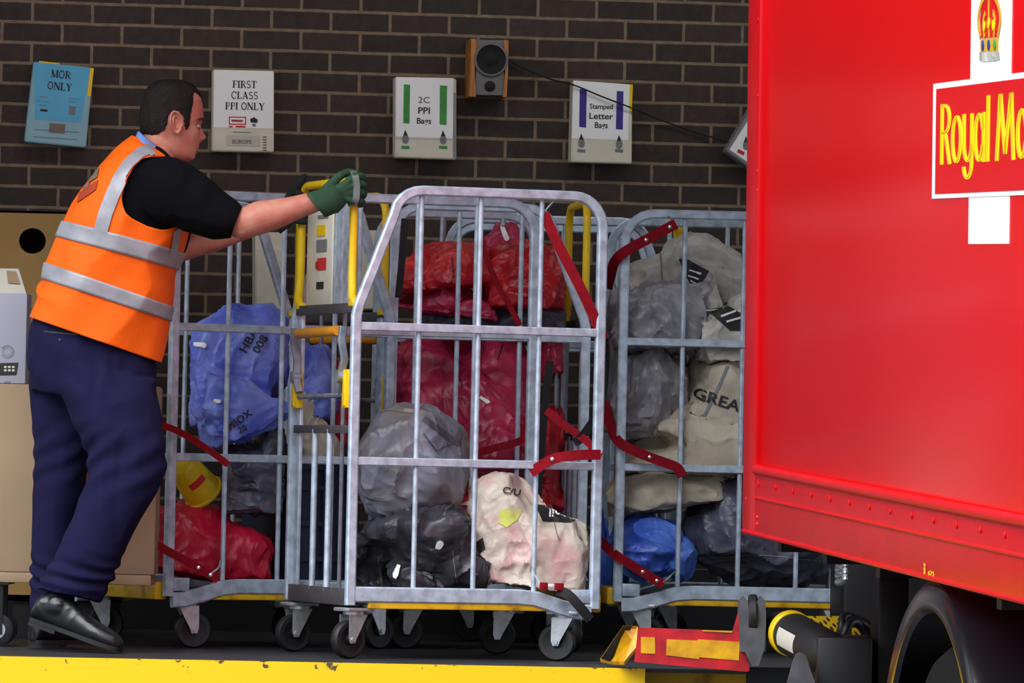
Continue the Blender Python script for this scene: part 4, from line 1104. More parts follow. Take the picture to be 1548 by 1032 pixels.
def sack_place(label, c, pos, f, mat, group, tilt, yaw):
    ca, sa = math.cos(tilt), math.sin(tilt)
    cy, sy = math.cos(yaw), math.sin(yaw)
    Rt = np.array([[ca, 0, sa], [0, 1, 0], [-sa, 0, ca]]); Ry = np.array([[cy, -sy, 0], [sy, cy, 0], [0, 0, 1]])
    pos = pos @ (Ry @ Rt).T
    W = pos + np.array(tuple(c))
    # keep the sack inside its cage (it presses on the bars), on the deck, and pushed back by the sacks it lies against
    cm, cw_, cd_ = CAGE_OF[group]
    ci = np.array(cm.inverted()); ca4 = np.array(cm)
    Lc = W @ ci[:3, :3].T + ci[:3, 3]
    lim = cd_ / 2 - 0.024
    def soft(a, m): 
        e = np.maximum(np.abs(a) - (m - 0.02), 0)
        return np.where(np.abs(a) > m - 0.02, np.sign(a) * (m - 0.02 + 0.02 * (1 - np.exp(-e / 0.02))), a)
    Lc[:, 1] = soft(Lc[:, 1], lim)
    xl_ = -(cw_ / 2 - 0.03); e = np.maximum(xl_ + 0.02 - Lc[:, 0], 0); Lc[:, 0] = np.where(e > 0, xl_ + 0.02 - 0.02 * (1 - np.exp(-e / 0.02)), Lc[:, 0])
    e = np.maximum(0.212 - Lc[:, 2], 0); Lc[:, 2] = np.where(e > 0, 0.212 - 0.014 * (1 - np.exp(-e / 0.014)), Lc[:, 2])
    W = Lc @ ca4[:3, :3].T + ca4[:3, 3]
    for nm, (bv, blo, bhi) in PLACED.items():
        idx = np.where(((W > blo) & (W < bhi)).all(1))[0]
        for i_ in idx:
            pt = Vector(W[i_]); loc, nr, fi, dd = bv.find_nearest(pt)
            if loc is not None and (pt - loc).dot(nr) < 0.004: W[i_] = loc + nr * 0.004
    mb = MB(); mb.add([tuple(x - y for x, y in zip(w, c)) for w in W], f)
    o = mb.build('mail_sack', M[mat], None, fix=False)
    me = o.data; me.polygons.foreach_set('use_smooth', [True] * len(me.polygons))
    o.location = c
    tag(o, label, 'sack', group)
    WM[o.name] = Matrix.Translation(c)
    PLACED[o.name] = (BVHTree.FromPolygons([Vector(w) for w in W], f), W.min(0) - 0.004, W.max(0) + 0.004)
    SACKS[o.name] = BVHTree.FromPolygons([Vector(w) for w in W], f)
    return o

def rs_off(seed): return np.random.RandomState(seed).rand(3) * 50
def sack_bag(label, c, h, mat, group, seed, tilt, yaw, slack, crease):
    # undo the tilt first, so that the turned bag still fills its picture box
    ct, st_ = abs(math.cos(tilt)), abs(math.sin(tilt))
    hh = h.copy(); det = ct * ct - st_ * st_
    if st_ > 0.01: hh[0] = max((h[0] * ct - h[2] * st_) / det, h[0] * 0.6); hh[2] = max((h[2] * ct - h[0] * st_) / det, h[2] * 0.6)
    pos, f = pillow(hh * 1.02, seed, abs(slack))
    if slack < 0: pos = pos * np.array([-1, 1, 1]); f = [t[::-1] for t in f]      # mirrored cut
    lo, hi = np.percentile(pos, 1.5, axis=0), np.percentile(pos, 98.5, axis=0)
    pos = (pos - (lo + hi) / 2) / ((hi - lo) / 2) * hh
    # long soft creases and small ones on top of the modelled folds
    q = pos + rs_off(seed); u = pos / (np.linalg.norm(pos / hh, axis=1)[:, None] + 1e-6); u /= np.linalg.norm(u, axis=1)[:, None] + 1e-9
    wv = np.stack([noise3(q * 7 + 11), noise3(q * 7 + 37), noise3(q * 7 + 71)], 1) * 0.06
    dsp = np.zeros(len(q)); r_ = np.random.RandomState(seed + 99)
    for along, across, am in ((2.5, 10, 0.0085), (4, 16, 0.0065), (5, 22, 0.004), (8, 38, 0.0022)):
        a_ = r_.normal(size=3) * np.array([1, 0.4, 1]); a_ /= np.linalg.norm(a_); t_ = (q + wv) @ a_
        z_ = ridged((q + wv - t_[:, None] * a_) * across + t_[:, None] * a_ * along, r_.rand() * 50)
        dsp += am * (z_ + 0.6 * np.maximum(z_, 0) ** 4)
    pos = pos + u * (dsp * crease)[:, None]
    return sack_place(label, c, pos, f, mat, group, tilt, yaw)

def decal(o, tris, mat, name, lift=0.0016, cell=3.0, label=None):
    """print polygons (in picture coordinates) wrapped on to the surface of o"""
    bvh = SACKS[o.name]; bm = bmesh.new()
    for pts in tris:
        vs = [bm.verts.new((x, y, 0)) for x, y in pts]
        try: bm.faces.new(vs)
        except ValueError: pass
    bmesh.ops.remove_doubles(bm, verts=bm.verts, dist=1e-4)
    bmesh.ops.triangulate(bm, faces=bm.faces)
    for _ in range(5):
        e = [x for x in bm.edges if x.calc_length() > cell]
        if not e: break
        bmesh.ops.subdivide_edges(bm, edges=e, cuts=1); bmesh.ops.triangulate(bm, faces=bm.faces)
    bm.verts.index_update(); out = []; ok = []
    for v in bm.verts:
        r = ray(v.co.x, v.co.y); loc, nr, i, dd = bvh.ray_cast(CAM, r)
        ok.append(loc is not None)
        if loc is None: loc = Vector((0, 0, 0)); nr = Vector((0, -1, 0))
        if nr.dot(r) > 0: nr = -nr
        out.append(loc + nr * lift - r * lift)
    fs = []
    for p in bm.faces:
        ii = [v.index for v in p.verts]
        if all(ok[i] for i in ii) and max((out[a] - out[b]).length for a in ii for b in ii) < 0.05: fs.append(tuple(ii))
    bm.free()
    if not fs: return None
    groups = [fs]
    if name not in ('lettering', 'print'):
        par = list(range(len(out)))
        def find(i):
            while par[i] != i: par[i] = par[par[i]]; i = par[i]
            return i
        for t in fs:
            for i in t[1:]: par[find(i)] = find(t[0])
        gd = {}
        for t in fs: gd.setdefault(find(t[0]), []).append(t)
        groups = [g for g in gd.values() if len(g) > 2 or len(gd) == 1]
    for g in groups:
        used = sorted({i for t in g for i in t}); mp_ = {k: i for i, k in enumerate(used)}
        mb = MB(); mb.add([out[i] for i in used], [tuple(mp_[i] for i in t) for t in g])
        d = mb.build(name, M[mat], o, fix=False)
        if label: d['label'] = label
    return d

def text_px(txt, cx, cy, h, ang=0.0, wide=1.0, flip=False):
    v, f, w, hh = text_tris(txt); k = h / hh; out = []
    ca, sa = math.cos(ang), math.sin(ang)
    def m(p):
        x, y = p[0] * k * wide, -p[1] * k
        if flip: x, y = -x, -y
        return (cx + x * ca - y * sa, cy + x * sa + y * ca)
    return [[m(v[i]) for i in q] for q in f]

def tag_on(o, px, py, ang, L=18, w=9, mat='white'):
    """stiff address tag lying on the sack"""
    ca, sa = math.cos(ang), math.sin(ang)
    pts = [(px + a * ca - b * sa, py + a * sa + b * ca) for a, b in ((-L / 2, -w * 0.3), (-L / 2, w * 0.3), (L / 2 - 3, w / 2), (L / 2, w * 0.25), (L / 2, -w * 0.25), (L / 2 - 3, -w / 2))]
    t = decal(o, [pts], mat, 'address_tag', lift=0.006, cell=8, label='white address tag')
    return t

G1, G2, G3, G4 = 'sacks in the front roll cage', 'crimson sacks in the middle roll cage', 'sacks in the left roll cage', 'sacks in the right roll cage'
# front cage
k1 = sack('dusty grey sack, upper of the pile at the left of the front roll cage', (541, 613, 706, 796), 20.42, 0.40, 'sack_brown_grey', G1, 3, p=2.4, planes=26, crease=1.1, kind='blob')
decal(k1, stroke_poly([(640, 632), (656, 644), (688, 668)], 9), 'sack_dark_print', 'tape_strip')
decal(k1, stroke_poly([(697, 650), (690, 664), (694, 674)], 8), 'sack_dark_print', 'tape_strip')
decal(k1, stroke_poly([(550, 628), (590, 619), (622, 624)], 2), 'ink_brown', 'seam')
decal(k1, stroke_poly([(640, 655), (660, 682), (672, 676), (690, 668)], 1.8), 'sack_dark_print', 'seam')
k2 = sack('charcoal sack at the bottom left of the front roll cage, under the grey sack', (539, 778, 712, 890), 20.40, 0.44, 'sack_dark', G1, 5, p=3.2, planes=30, crease=1.7)
tag_on(k2, 601, 864, 1.9, 18, 9); tag_on(k2, 664, 823, -1.2, 14, 10)
decal(k2, stroke_poly([(571, 838), (578, 886)], 1.6) + stroke_poly([(684, 830), (690, 880)], 1.2), 'ink_brown', 'seam')
k3 = sack('cream and pink sack with a lime patch, bottom right of the front roll cage', (702, 724, 892, 888), 20.48, 0.42, 'sack_rosy', G1, 109, p=2.6, planes=22, crease=1.0, lump=0.25, tilt=0.12, necks=((0.75, -0.4, -0.8, 38, 0.05),), kind='bag', slack=-1.08)
decal(k3, [[(755, 772), (768, 768), (790, 770), (782, 786), (766, 797), (753, 790)]], 'lime' if 'lime' in M else 'vinyl_yellow', 'marker_patch', label='lime green patch')
decal(k3, [[(808, 762), (866, 768), (878, 782), (862, 790), (820, 788)]], 'ink', 'printed_panel')
decal(k3, text_px('mail', 846, 776, 15, 0.12, 1.0, True), 'white', 'lettering', 0.0032, 2.5)
decal(k3, text_px('C/U', 773, 743, 10, 0.22, 1.2), 'ink', 'lettering', 0.003, 2.5)
decal(k3, [[(718, 820), (730, 812), (734, 830), (722, 838)]], 'ink', 'printed_panel')
decal(k3, stroke_poly([(838, 790), (842, 808), (846, 816)], 1.6) + stroke_poly([(870, 788), (873, 808), (880, 816)], 1.6), 'ink_grey', 'seam')
# middle cage
c1 = sack('bright red sack lying along the top of the crimson pile', (598, 366, 742, 440), 21.55, 0.34, 'sack_scarlet', G2, 12, p=2.3, planes=16, crease=1.0, tilt=-0.10, necks=((-1, 0, -0.1, 40, 0.05),))
decal(c1, stroke_poly([(683, 388), (686, 416), (682, 428)], 1.6), 'ink', 'seam')
c2 = sack('crimson sack with pleats, under the bright red sack', (588, 424, 745, 482), 21.60, 0.36, 'sack_pink', G2, 13, p=2.3, planes=18, crease=1.1, tilt=0.14, necks=((1, 0, -0.6, 40, 0.06),))
c3 = sack('red sack slumped against the right of the pile top', (740, 375, 848, 462), 21.60, 0.36, 'sack_red', G2, 14, p=2.3, planes=16, crease=1.1)
c4 = sack('crimson sack with a white tag standing up at the top of the pile', (726, 345, 800, 430), 21.82, 0.24, 'sack_pink', G2, 15, p=2.4, planes=14, crease=0.8, tilt=-0.15)
tag_on(c4, 763, 352, 1.2, 26, 9)
c5 = sack('grey sack flattened across the pile below the bright red sacks', (640, 448, 868, 500), 21.72, 0.40, 'sack_slate', G2, 16, p=3, planes=18, crease=1.2)
c6 = sack('wide crimson sack filling the middle of the pile', (602, 505, 796, 640), 21.60, 0.42, 'sack_pink', G2, 17, p=2.8, planes=16, crease=1.2)
decal(c6, stroke_poly([(684, 524), (690, 560), (700, 585)], 1.6) + stroke_poly([(760, 520), (752, 545)], 1.6), 'ink', 'seam')
tag_on(c6, 733, 606, 0.55, 18, 7)
c7 = sack('crimson sack with deep pleats below the wide crimson sack', (690, 612, 800, 715), 21.52, 0.36, 'sack_pink', G2, 18, p=2.6, planes=16, crease=1.8)
tag_on(c7, 690, 626, -0.1, 14, 4)
c8 = sack('red sack at the bottom of the crimson pile', (680, 690, 830, 790), 21.60, 0.42, 'sack_red', G2, 19, p=2.8, planes=16, crease=1.5)
c9 = sack('deep red sack low at the right of the crimson pile', (800, 640, 862, 760), 21.60, 0.36, 'sack_red', G2, 20, p=2.6, planes=16, crease=1.4)
c10 = sack('dark sack at the foot of the crimson pile', (600, 770, 870, 890), 21.70, 0.48, 'sack_dark', G2, 21, p=3.4, planes=20, crease=1.2, sub=5)
c11 = sack('crimson sack behind the grey sack at the right of the pile', (810, 478, 862, 560), 21.76, 0.3, 'sack_pink', G2, 22, p=2.6, planes=16, crease=1.2, sub=5)
# left cage
l1 = sack('pale blue sack standing upright with black letters, in the left roll cage', (296, 470, 428, 640), 21.18, 0.26, 'sack_blue', G3, 31, p=3.4, planes=12, crease=0.9, tilt=0.0, necks=((-0.8, -0.1, 1.0, 26, 0.05),))
decal(l1, text_px('HBA', 376, 514, 13, -1.05, 1.1) + text_px('008', 393, 520, 13, -1.05, 1.1), 'ink', 'lettering', 0.003, 2.5)
tag_on(l1, 303, 521, 0.12, 17, 8)
l2 = sack('pale blue sack leaning in front of the upright one, with black letters', (290, 548, 430, 672), 21.02, 0.24, 'sack_blue', G3, 32, p=2.8, planes=12, crease=1.5, tilt=-0.45, necks=((-1, -0.1, -0.25, 34, 0.05),))
decal(l2, text_px('MIDX', 362, 634, 11, -0.62, 1.1) + text_px('20', 366, 648, 10, -0.5, 1.0), 'ink', 'lettering', 0.003, 2.5)
tag_on(l2, 415, 552, 1.55, 15, 9); tag_on(l2, 329, 606, 0.4, 12, 7)
l3 = sack('dark grey sack under the pale blue sacks', (348, 660, 424, 766), 21.1, 0.30, 'sack_slate', G3, 33, p=2.6, planes=20, crease=1.3)
l4 = sack('crimson sack on the deck of the left roll cage', (172, 758, 404, 880), 21.06, 0.36, 'sack_crimson', G3, 34, p=3.0, planes=10, crease=1.0, tilt=0.15, yaw=0.35, necks=((1, 0, -0.25, 26, 0.07),))
l5 = thing('plastic_tub', 'yellow plastic tub with a red label, tipped over on the crimson sack', 'tub', loc=P(296, 728, 20.93))
ta, tb_ = P(278, 708, 20.93), P(309, 745, 21.0); tx = (tb_ - ta).normalized()
mb = MB(); mb.lathe(ta, tx, [(0.002, -0.02), (0.045, -0.018), (0.054, -0.005), (0.066, 0.115), (0.071, 0.118), (0.071, 0.126), (0.062, 0.126), (0.050, 0.0), (0.002, -0.008)], 40); tub = mb.build('tub_body', M['bag_yellow'], l5)
vw = (CAM - ta).normalized(); vw = (vw - tx * vw.dot(tx)).normalized(); uw = tx.cross(vw)
mb = MB(); mb.loft([[ta + tx * k_ + (vw * math.cos(t) + uw * math.sin(t)) * (0.0555 + 0.1 * k_) for t in [-0.62 + 0.09 * i for i in range(13)]] for k_ in (0.030, 0.055)], closed=False); q_ = mb.build('label_patch', M['ink_red'], tub); q_['label'] = 'red label'
l6 = sack('blue sack seen through the handle end of the front roll cage', (452, 534, 502, 628), 21.25, 0.22, 'sack_blue', G3, 36, p=2.5, planes=18, crease=1.2, sub=5)
l7 = sack('cream sack below the blue one, seen through the handle end of the front roll cage', (455, 618, 512, 690), 21.25, 0.22, 'sack_cream', G3, 37, p=2.5, planes=18, crease=1.2, sub=5)
l8 = sack('small red sack at the right end of the left roll cage, beside the cream one', (498, 560, 536, 660), 21.4, 0.2, 'sack_red', G3, 38, p=2.5, planes=18, crease=1.2, sub=5)
# navy crate in the left cage
cr = thing('storage_crate', 'navy plastic crate beside the crimson sack in the left roll cage', 'crate', loc=(P(450, 880, 21.3).x, 1.3, 0.195))
ca_ = (Vector((math.cos(0.54), math.sin(0.54), 0)), Vector((-math.sin(0.54), math.cos(0.54), 0)), wz)
cc = P(452, 800, 21.3); z0, z1 = 0.196, 0.62
mb = MB()
for a, hx_, hy_ in ((Vector((0, -0.16, 0)), 0.13, 0.006), (Vector((0, 0.16, 0)), 0.13, 0.006), (Vector((-0.13, 0, 0)), 0.006, 0.16), (Vector((0.13, 0, 0)), 0.006, 0.16)):
    q = Vector((cc.x, cc.y, (z0 + z1) / 2)) + ca_[0] * a.x + ca_[1] * a.y; mb.box(q, (hx_, hy_, (z1 - z0) / 2), ca_)
mb.box((cc.x, cc.y, z0 + 0.006), (0.13, 0.16, 0.006), ca_)
for z in (0.30, 0.42, 0.54, 0.61):
    mb.box(Vector((cc.x, cc.y, z)) - ca_[1] * 0.17, (0.135, 0.008, 0.008), ca_)
for x in (-0.1, 0, 0.1): mb.box(Vector((cc.x, cc.y, (z0 + z1) / 2)) - ca_[1] * 0.17 + ca_[0] * x, (0.006, 0.007, (z1 - z0) / 2), ca_)
mb.build('crate_body', M['crate'], cr, smooth=False)
# right cage
q1 = sack('off white sack at the very top of the right pile', (944, 364, 1128, 462), 21.95, 0.36, 'sack_white', G4, 41, p=2.3, planes=14, crease=0.8, tilt=-0.02)
decal(q1, [[(1026, 392), (1036, 390), (1072, 410), (1054, 440), (1040, 424)], ], 'ink', 'printed_panel')
decal(q1, stroke_poly([(1042, 408), (1060, 414)], 2.4) + stroke_poly([(1040, 416), (1056, 422)], 2.4) + stroke_poly([(1044, 424), (1052, 428)], 2), 'white', 'print', 0.0035)
decal(q1, stroke_poly([(998, 366), (1000, 410), (1003, 440)], 2.2), 'ink_grey', 'seam')
q2 = sack('off white sack below the top one, right side of the pile', (1046, 424, 1150, 482), 21.75, 0.34, 'sack_white', G4, 42, p=2.5, planes=16, crease=1.0)
q3 = sack('pale grey sack with dark folds, upper left of the right pile', (942, 440, 1084, 522), 21.75, 0.36, 'sack_grey', G4, 43, p=2.4, planes=20, crease=1.6)
q9 = sack('white sack with a striped black panel, beside the post at the right of the pile', (1062, 474, 1150, 540), 21.68, 0.3, 'sack_white', G4, 49, p=2.4, planes=18, crease=1.3)
decal(q9, [[(1072, 472), (1100, 462), (1130, 478), (1130, 500), (1104, 500)]], 'ink', 'printed_panel')
decal(q9, stroke_poly([(1090, 478), (1112, 470)], 3) + stroke_poly([(1098, 486), (1126, 478)], 3), 'white', 'print', 0.0035)
q4 = sack('grey sack with long folds behind the left post of the right roll cage', (936, 515, 1034, 650), 21.8, 0.36, 'sack_grey', G4, 44, p=2.6, planes=18, crease=1.7)
q5 = sack('beige sack printed GREA with a pointed corner, middle of the right pile', (998, 488, 1160, 648), 21.72, 0.34, 'sack_cream', G4, 45, p=2.5, planes=16, crease=1.0, tilt=-0.15, necks=((-1, -0.1, -0.62, 34, 0.09),))
decal(q5, text_px('GREA', 1084, 604, 17, 0.30, 1.25), 'ink', 'lettering', 0.003, 2.5)
decal(q5, stroke_poly([(1100, 553), (1088, 582), (1066, 626), (1040, 642)], 4.5), 'ink_grey', 'seam')
q6 = sack('cream sack under the GREA sack, its light panel creased', (942, 636, 1150, 712), 21.72, 0.40, 'sack_cream', G4, 46, p=2.8, planes=18, crease=1.2)
q7 = sack('cream canvas sack sloping down to the left, under the red strap', (920, 694, 1100, 778), 21.76, 0.40, 'sack_cream', G4, 47, p=2.6, planes=14, crease=0.9, tilt=-0.16)
q8 = sack('large charcoal sack with a pale seam at the bottom of the right roll cage', (1034, 712, 1276, 890), 21.80, 0.46, 'sack_slate', G4, 148, p=3.0, planes=18, crease=1.2, kind='blob')
decal(q8, stroke_poly([(1048, 843), (1100, 841), (1130, 838), (1180, 841), (1240, 848)], 1.6), 'ink_grey', 'seam')
decal(q8, [[(1034, 760), (1078, 746), (1082, 770), (1040, 782)]], 'ink', 'printed_panel')
q10 = sack('royal blue crumpled sack on the deck of the right roll cage', (934, 782, 1026, 872), 21.7, 0.30, 'sack_royal', G4, 50, p=2.4, planes=22, crease=1.8, kind='blob')
q11 = sack('small royal blue sack tucked beside the charcoal sack', (1008, 812, 1048, 872), 21.68, 0.2, 'sack_royal', G4, 51, p=2.4, planes=18, crease=1.6, sub=5, kind='blob')
q12 = sack('dark blue sack behind the end strap of the right roll cage', (898, 790, 944, 888), 21.95, 0.3, 'sack_royal', G4, 52, p=2.6, planes=18, crease=1.2, sub=5)
q14 = sack('grey sack hanging out of the left end of the right roll cage', (916, 462, 944, 640), 22.0, 0.26, 'sack_grey', G4, 54, p=2.4, planes=18, crease=1.4, sub=5)
# ------------------------------------------------------------------ the red box truck
def cam_dir(a, b, c): return (Rv * a + Uv * b + Fv * c)
away = cam_dir((-546 - 774) / FPX, (516 - 380) / FPX, 1).normalized()
TX = -away                                                # towards the front of the truck
TZ = cam_dir(0.010, 1, 0.0); TZ = (TZ - TX * TZ.dot(TX)).normalized()
TY = TZ.cross(TX).normalized()                            # from the near side into the truck
TO = P(1128, 804, 19.55)                                  # lower rear corner of the near side
tm = Matrix(((TX.x, TY.x, TZ.x, TO.x), (TX.y, TY.y, TZ.y, TO.y), (TX.z, TY.z, TZ.z, TO.z), (0, 0, 0, 1)))
truck = thing('box_truck', 'red box truck with a white and yellow mail emblem, backed up to the dock', 'truck', mat=tm)
def tp(px, py, y=0.0):
    """picture point on the truck side -> truck coordinates"""
    v = ray(px, py); o = TO + TY * y
    t = (o - CAM).dot(TY) / v.dot(TY)
    q = CAM + v * t - TO
    return Vector((q.dot(TX), y, q.dot(TZ)))
def tb(mb, name, mat, parent, **k):
    o = mb.build(name, M[mat], None, **k); o.parent = parent; WM[o.name] = tm.copy(); return o
TL, TW, TH = 7.0, 2.4, 2.55
z_rail = tp(1340, 747).z; z_ridge = tp(1340, 794).z       # rivet rail and lower ridge
x_post = tp(1150, 500).x
mb = MB(); mb.box((TL / 2, TW / 2, TH / 2), (TL / 2, TW / 2, TH / 2), bev=0.008); body = tb(mb, 'box_body', 'truck_red', truck)
mb = MB(); mb.box((x_post / 2 - 0.004, 0, TH / 2), (x_post / 2 + 0.004, 0.012, TH / 2 + 0.001), bev=0.006); post = tb(mb, 'corner_post', 'truck_red2', truck)
mb = MB(); mb.box((x_post - 0.004, -0.006, TH / 2 + z_rail / 2), (0.006, 0.009, TH / 2 - z_rail / 2), bev=0.003); tb(mb, 'corner_bead', 'truck_red2', truck)
mb = MB(); mb.box(((TL + x_post) / 2, 0, z_rail / 2), ((TL - x_post) / 2, 0.010, z_rail / 2 - 0.001), bev=0.004); skirt = tb(mb, 'skirt_rail', 'truck_red2', truck)
mb = MB(); mb.tube([(x_post, -0.008, z_rail), (TL, -0.008, z_rail)], 0.016, 12); tb(mb, 'top_bead', 'truck_red2', skirt)
mb = MB(); mb.tube([(x_post, -0.010, z_ridge), (TL, -0.010, z_ridge)], 0.006, 8); tb(mb, 'lower_bead', 'truck_red2', skirt)
mb = MB(); mb.tube([(0.0, -0.008, 0.004), (TL, -0.008, 0.004)], 0.008, 8); tb(mb, 'bottom_bead', 'truck_red2', skirt)
# domed bolts along the rail, spaced as in the picture
xs = [tp(x, y).x for x, y in ((1152, 729), (1178, 735), (1205, 740), (1232, 746), (1260, 751.5), (1290, 757), (1321, 763), (1353, 769), (1385, 777), (1418, 784), (1453, 791.5), (1489, 799), (1526, 807))]
stp = (xs[-1] - xs[0]) / 12
for i in range(40):
    x = xs[0] + stp * i
    if x > TL - 0.05: break
    mb = MB(); mb.lathe((x, -0.010, z_ridge + (z_rail - z_ridge) * 0.52), (0, -1, 0), [(0.0105, -0.002), (0.0105, 0.003), (0.007, 0.0055), (0.002, 0.006)], 12); tb(mb, 'bolt', 'truck_red2', skirt)
for px, py in ((1152, 30), (1151.5, 145), (1150.5, 259), (1150, 288), (1150, 314), (1149.5, 376), (1148.5, 490), (1147.5, 605), (1147, 620), (1147, 682), (1145.5, 725), (1149.5, 782), (1149.5, 792), (1133, 754)):
    q = tp(px, py); mb = MB(); mb.lathe((q.x, -0.012, q.z), (0, -1, 0), [(0.008, -0.002), (0.007, 0.0015), (0.003, 0.003)], 12); tb(mb, 'rivet', 'truck_red2', post)

# emblem: white cross, red name board with white border, yellow lettering, crown
def tplate(name, mat, parent, rects, lift, th=0.0012):
    mb = MB()
    for x0, x1, z0, z1 in rects: mb.box(((x0 + x1) / 2, -lift, (z0 + z1) / 2), ((x1 - x0) / 2, th / 2, (z1 - z0) / 2))
    return tb(mb, name, mat, parent, smooth=False)
sx0, sx1 = tp(1465, 340).x, tp(1526.5, 340).x
sz0 = tp(1495, 368.5).z
bz0, bz1 = tp(1411, 300.3).z, tp(1411, 127).z
bx0 = tp(1411.5, 214).x; bcx = (sx0 + sx1) / 2; bx1 = 2 * bcx - bx0
em = tplate('emblem_stem', 'truck_white', truck, [(sx0, sx1, sz0, TH - 0.12)], 0.0012)
br = tplate('name_board', 'truck_white', truck, [(bx0, bx1, bz0, bz1)], 0.0026)
bw = tp(1416.5, 214).x - bx0
tplate('red_field', 'vinyl_red', br, [(bx0 + bw, bx1 - bw, bz0 + 0.012, bz1 - 0.015)], 0.0036)
# rounded condensed letters, as doubled strokes
LH = 1.0
def letter(ch):
    if ch == 'R': return [[(0.03, 0), (0.03, 1.0)], [(0.03, 0.965)] + earc(0.085, 0.745, 0.068, 0.22, 90, -90, 12) + [(0.03, 0.525)], [(0.085, 0.54), (0.165, 0.0)]], 0.19
    if ch == 'o': return [earc(0.09, 0.40, 0.068, 0.365, 0, 360, 26)], 0.185
    if ch == 'y': return [[(0.025, 0.80), (0.028, 0.35)] + earc(0.09, 0.30, 0.062, 0.26, 180, 360, 12), [(0.155, 0.80), (0.155, 0.02)] + earc(0.09, -0.02, 0.065, 0.22, 0, -170, 12)], 0.19
    if ch == 'a': return [earc(0.085, 0.40, 0.062, 0.365, 20, 340, 22), [(0.155, 0.80), (0.155, 0.0)]], 0.195
    if ch == 'l': return [[(0.03, 0), (0.03, 1.06)]], 0.085
    if ch == 'i': return [[(0.03, 0), (0.03, 0.80)], [(0.03, 0.90), (0.03, 1.02)]], 0.085
    if ch == 'M': return [[(0.03, 0), (0.075, 1.06)], [(0.075, 1.06), (0.16, 0.10)], [(0.16, 0.10), (0.245, 1.06)], [(0.245, 1.06), (0.29, 0)]], 0.33
    return [], 0.06
lx0 = tp(1424, 200).x; lz0 = tp(1424, 249).z; lz1 = tp(1424, 158).z; lh = lz1 - lz0
word = 'Royal Mail'; adv = 0; items = []
for ch in word:
    st, a = letter(ch); items.append((st, adv)); adv += a
kx = (2 * bcx - 2 * lx0) / adv
for (st, a), ch in zip(items, word):
    if not st: continue
    outer = MB(); inner = MB()
    for s_ in st:
        pts = [(a + x, z) for x, z in s_]
        for q in stroke_poly(pts, 0.054): outer.poly([Vector((lx0 + x * kx, -0.0052, lz0 + z * lh)) for x, z in q], Vector((0, 1, 0)), 0.001)
        for q in stroke_poly(pts, 0.006): inner.poly([Vector((lx0 + x * kx, -0.0064, lz0 + z * lh)) for x, z in q], Vector((0, 1, 0)), 0.001)
    lo = tb(outer, 'letter', 'vinyl_yellow', br, smooth=False); tb(inner, 'inline', 'vinyl_gold', lo, smooth=False)
# crown on the stem
def cpt(px, py): return tp(px, py)
def cplate(name, mat, pts, lift, parent):
    mb = MB(); mb.poly([Vector((q.x, -lift, q.z)) for q in (tp(*p) for p in pts)], Vector((0, 1, 0)), 0.001); return tb(mb, name, mat, parent, smooth=False)
cr0 = cplate('crown_band', 'vinyl_gold', [(1484, 59), (1511, 57.5), (1510.5, 77), (1483.5, 78.5)], 0.0030, em); cr0['label'] = 'gold crown band'
cplate('crown_fur', 'sack_white', [(1482, 79), (1512, 77.5), (1513, 90), (1508, 92), (1488, 93.5), (1482, 91)], 0.0030, em)
cplate('crown_cap', 'vinyl_red', [(1484.5, 58), (1482.5, 30), (1486, 6), (1492, -6), (1503, -7), (1509, 4), (1512, 28), (1510, 56.5)], 0.0026, em)
for pts in ([(1484, 57), (1480.5, 30), (1486, 4), (1497, -14)], [(1510, 56), (1514, 28), (1509, 2), (1497, -14)], [(1497, 57), (1496.6, 20), (1497, -14)], [(1490, 57), (1488.5, 34), (1491, 20)], [(1504, 56.5), (1506, 32), (1503, 18)]):
    mb = MB()
    P2 = [(tp(*q).x, tp(*q).z) for q in pts]; P2 = [tuple(x) for x in catmull(P2, 5)]
    for q in stroke_poly(P2, 0.016): mb.poly([Vector((x, -0.0042, z)) for x, z in q], Vector((0, 1, 0)), 0.001)
    tb(mb, 'crown_arch', 'vinyl_gold', em, smooth=False)
for px, py, m_ in ((1488, 69, 'vinyl_blue'), (1497, 68, 'vinyl_blue'), (1506, 67.5, 'green'), (1497, 35, 'vinyl_yellow'), (1490, 40, 'vinyl_yellow'), (1504, 38, 'vinyl_yellow'), (1497, -18, 'vinyl_gold')):
    q = tp(px, py); mb = MB(); mb.lathe((q.x, -0.0045, q.z), (0, -1, 0), [(0.014, -0.001), (0.014, 0.001), (0.006, 0.002)], 12); tb(mb, 'crown_jewel', m_, em)
# small yellow stencil
for txt, px, py, h_, wd in (('8', 1404.5, 853.5, 5, 1.2), ('8', 1404.5, 859.5, 5, 1.2), ('8', 1404.5, 865, 5, 1.2), ('675', 1414.5, 866.5, 7, 0.95)):
    v, f, w_, hh = text_tris(txt); q = tp(px, py); k_ = h_ / 560 / hh
    mb = MB(); mb.add([(q.x + x * k_ * wd * 3.6, -0.0125, q.z + y * k_) for x, y in v], f); tb(mb, 'stencil_mark', 'vinyl_yellow', skirt, smooth=False)
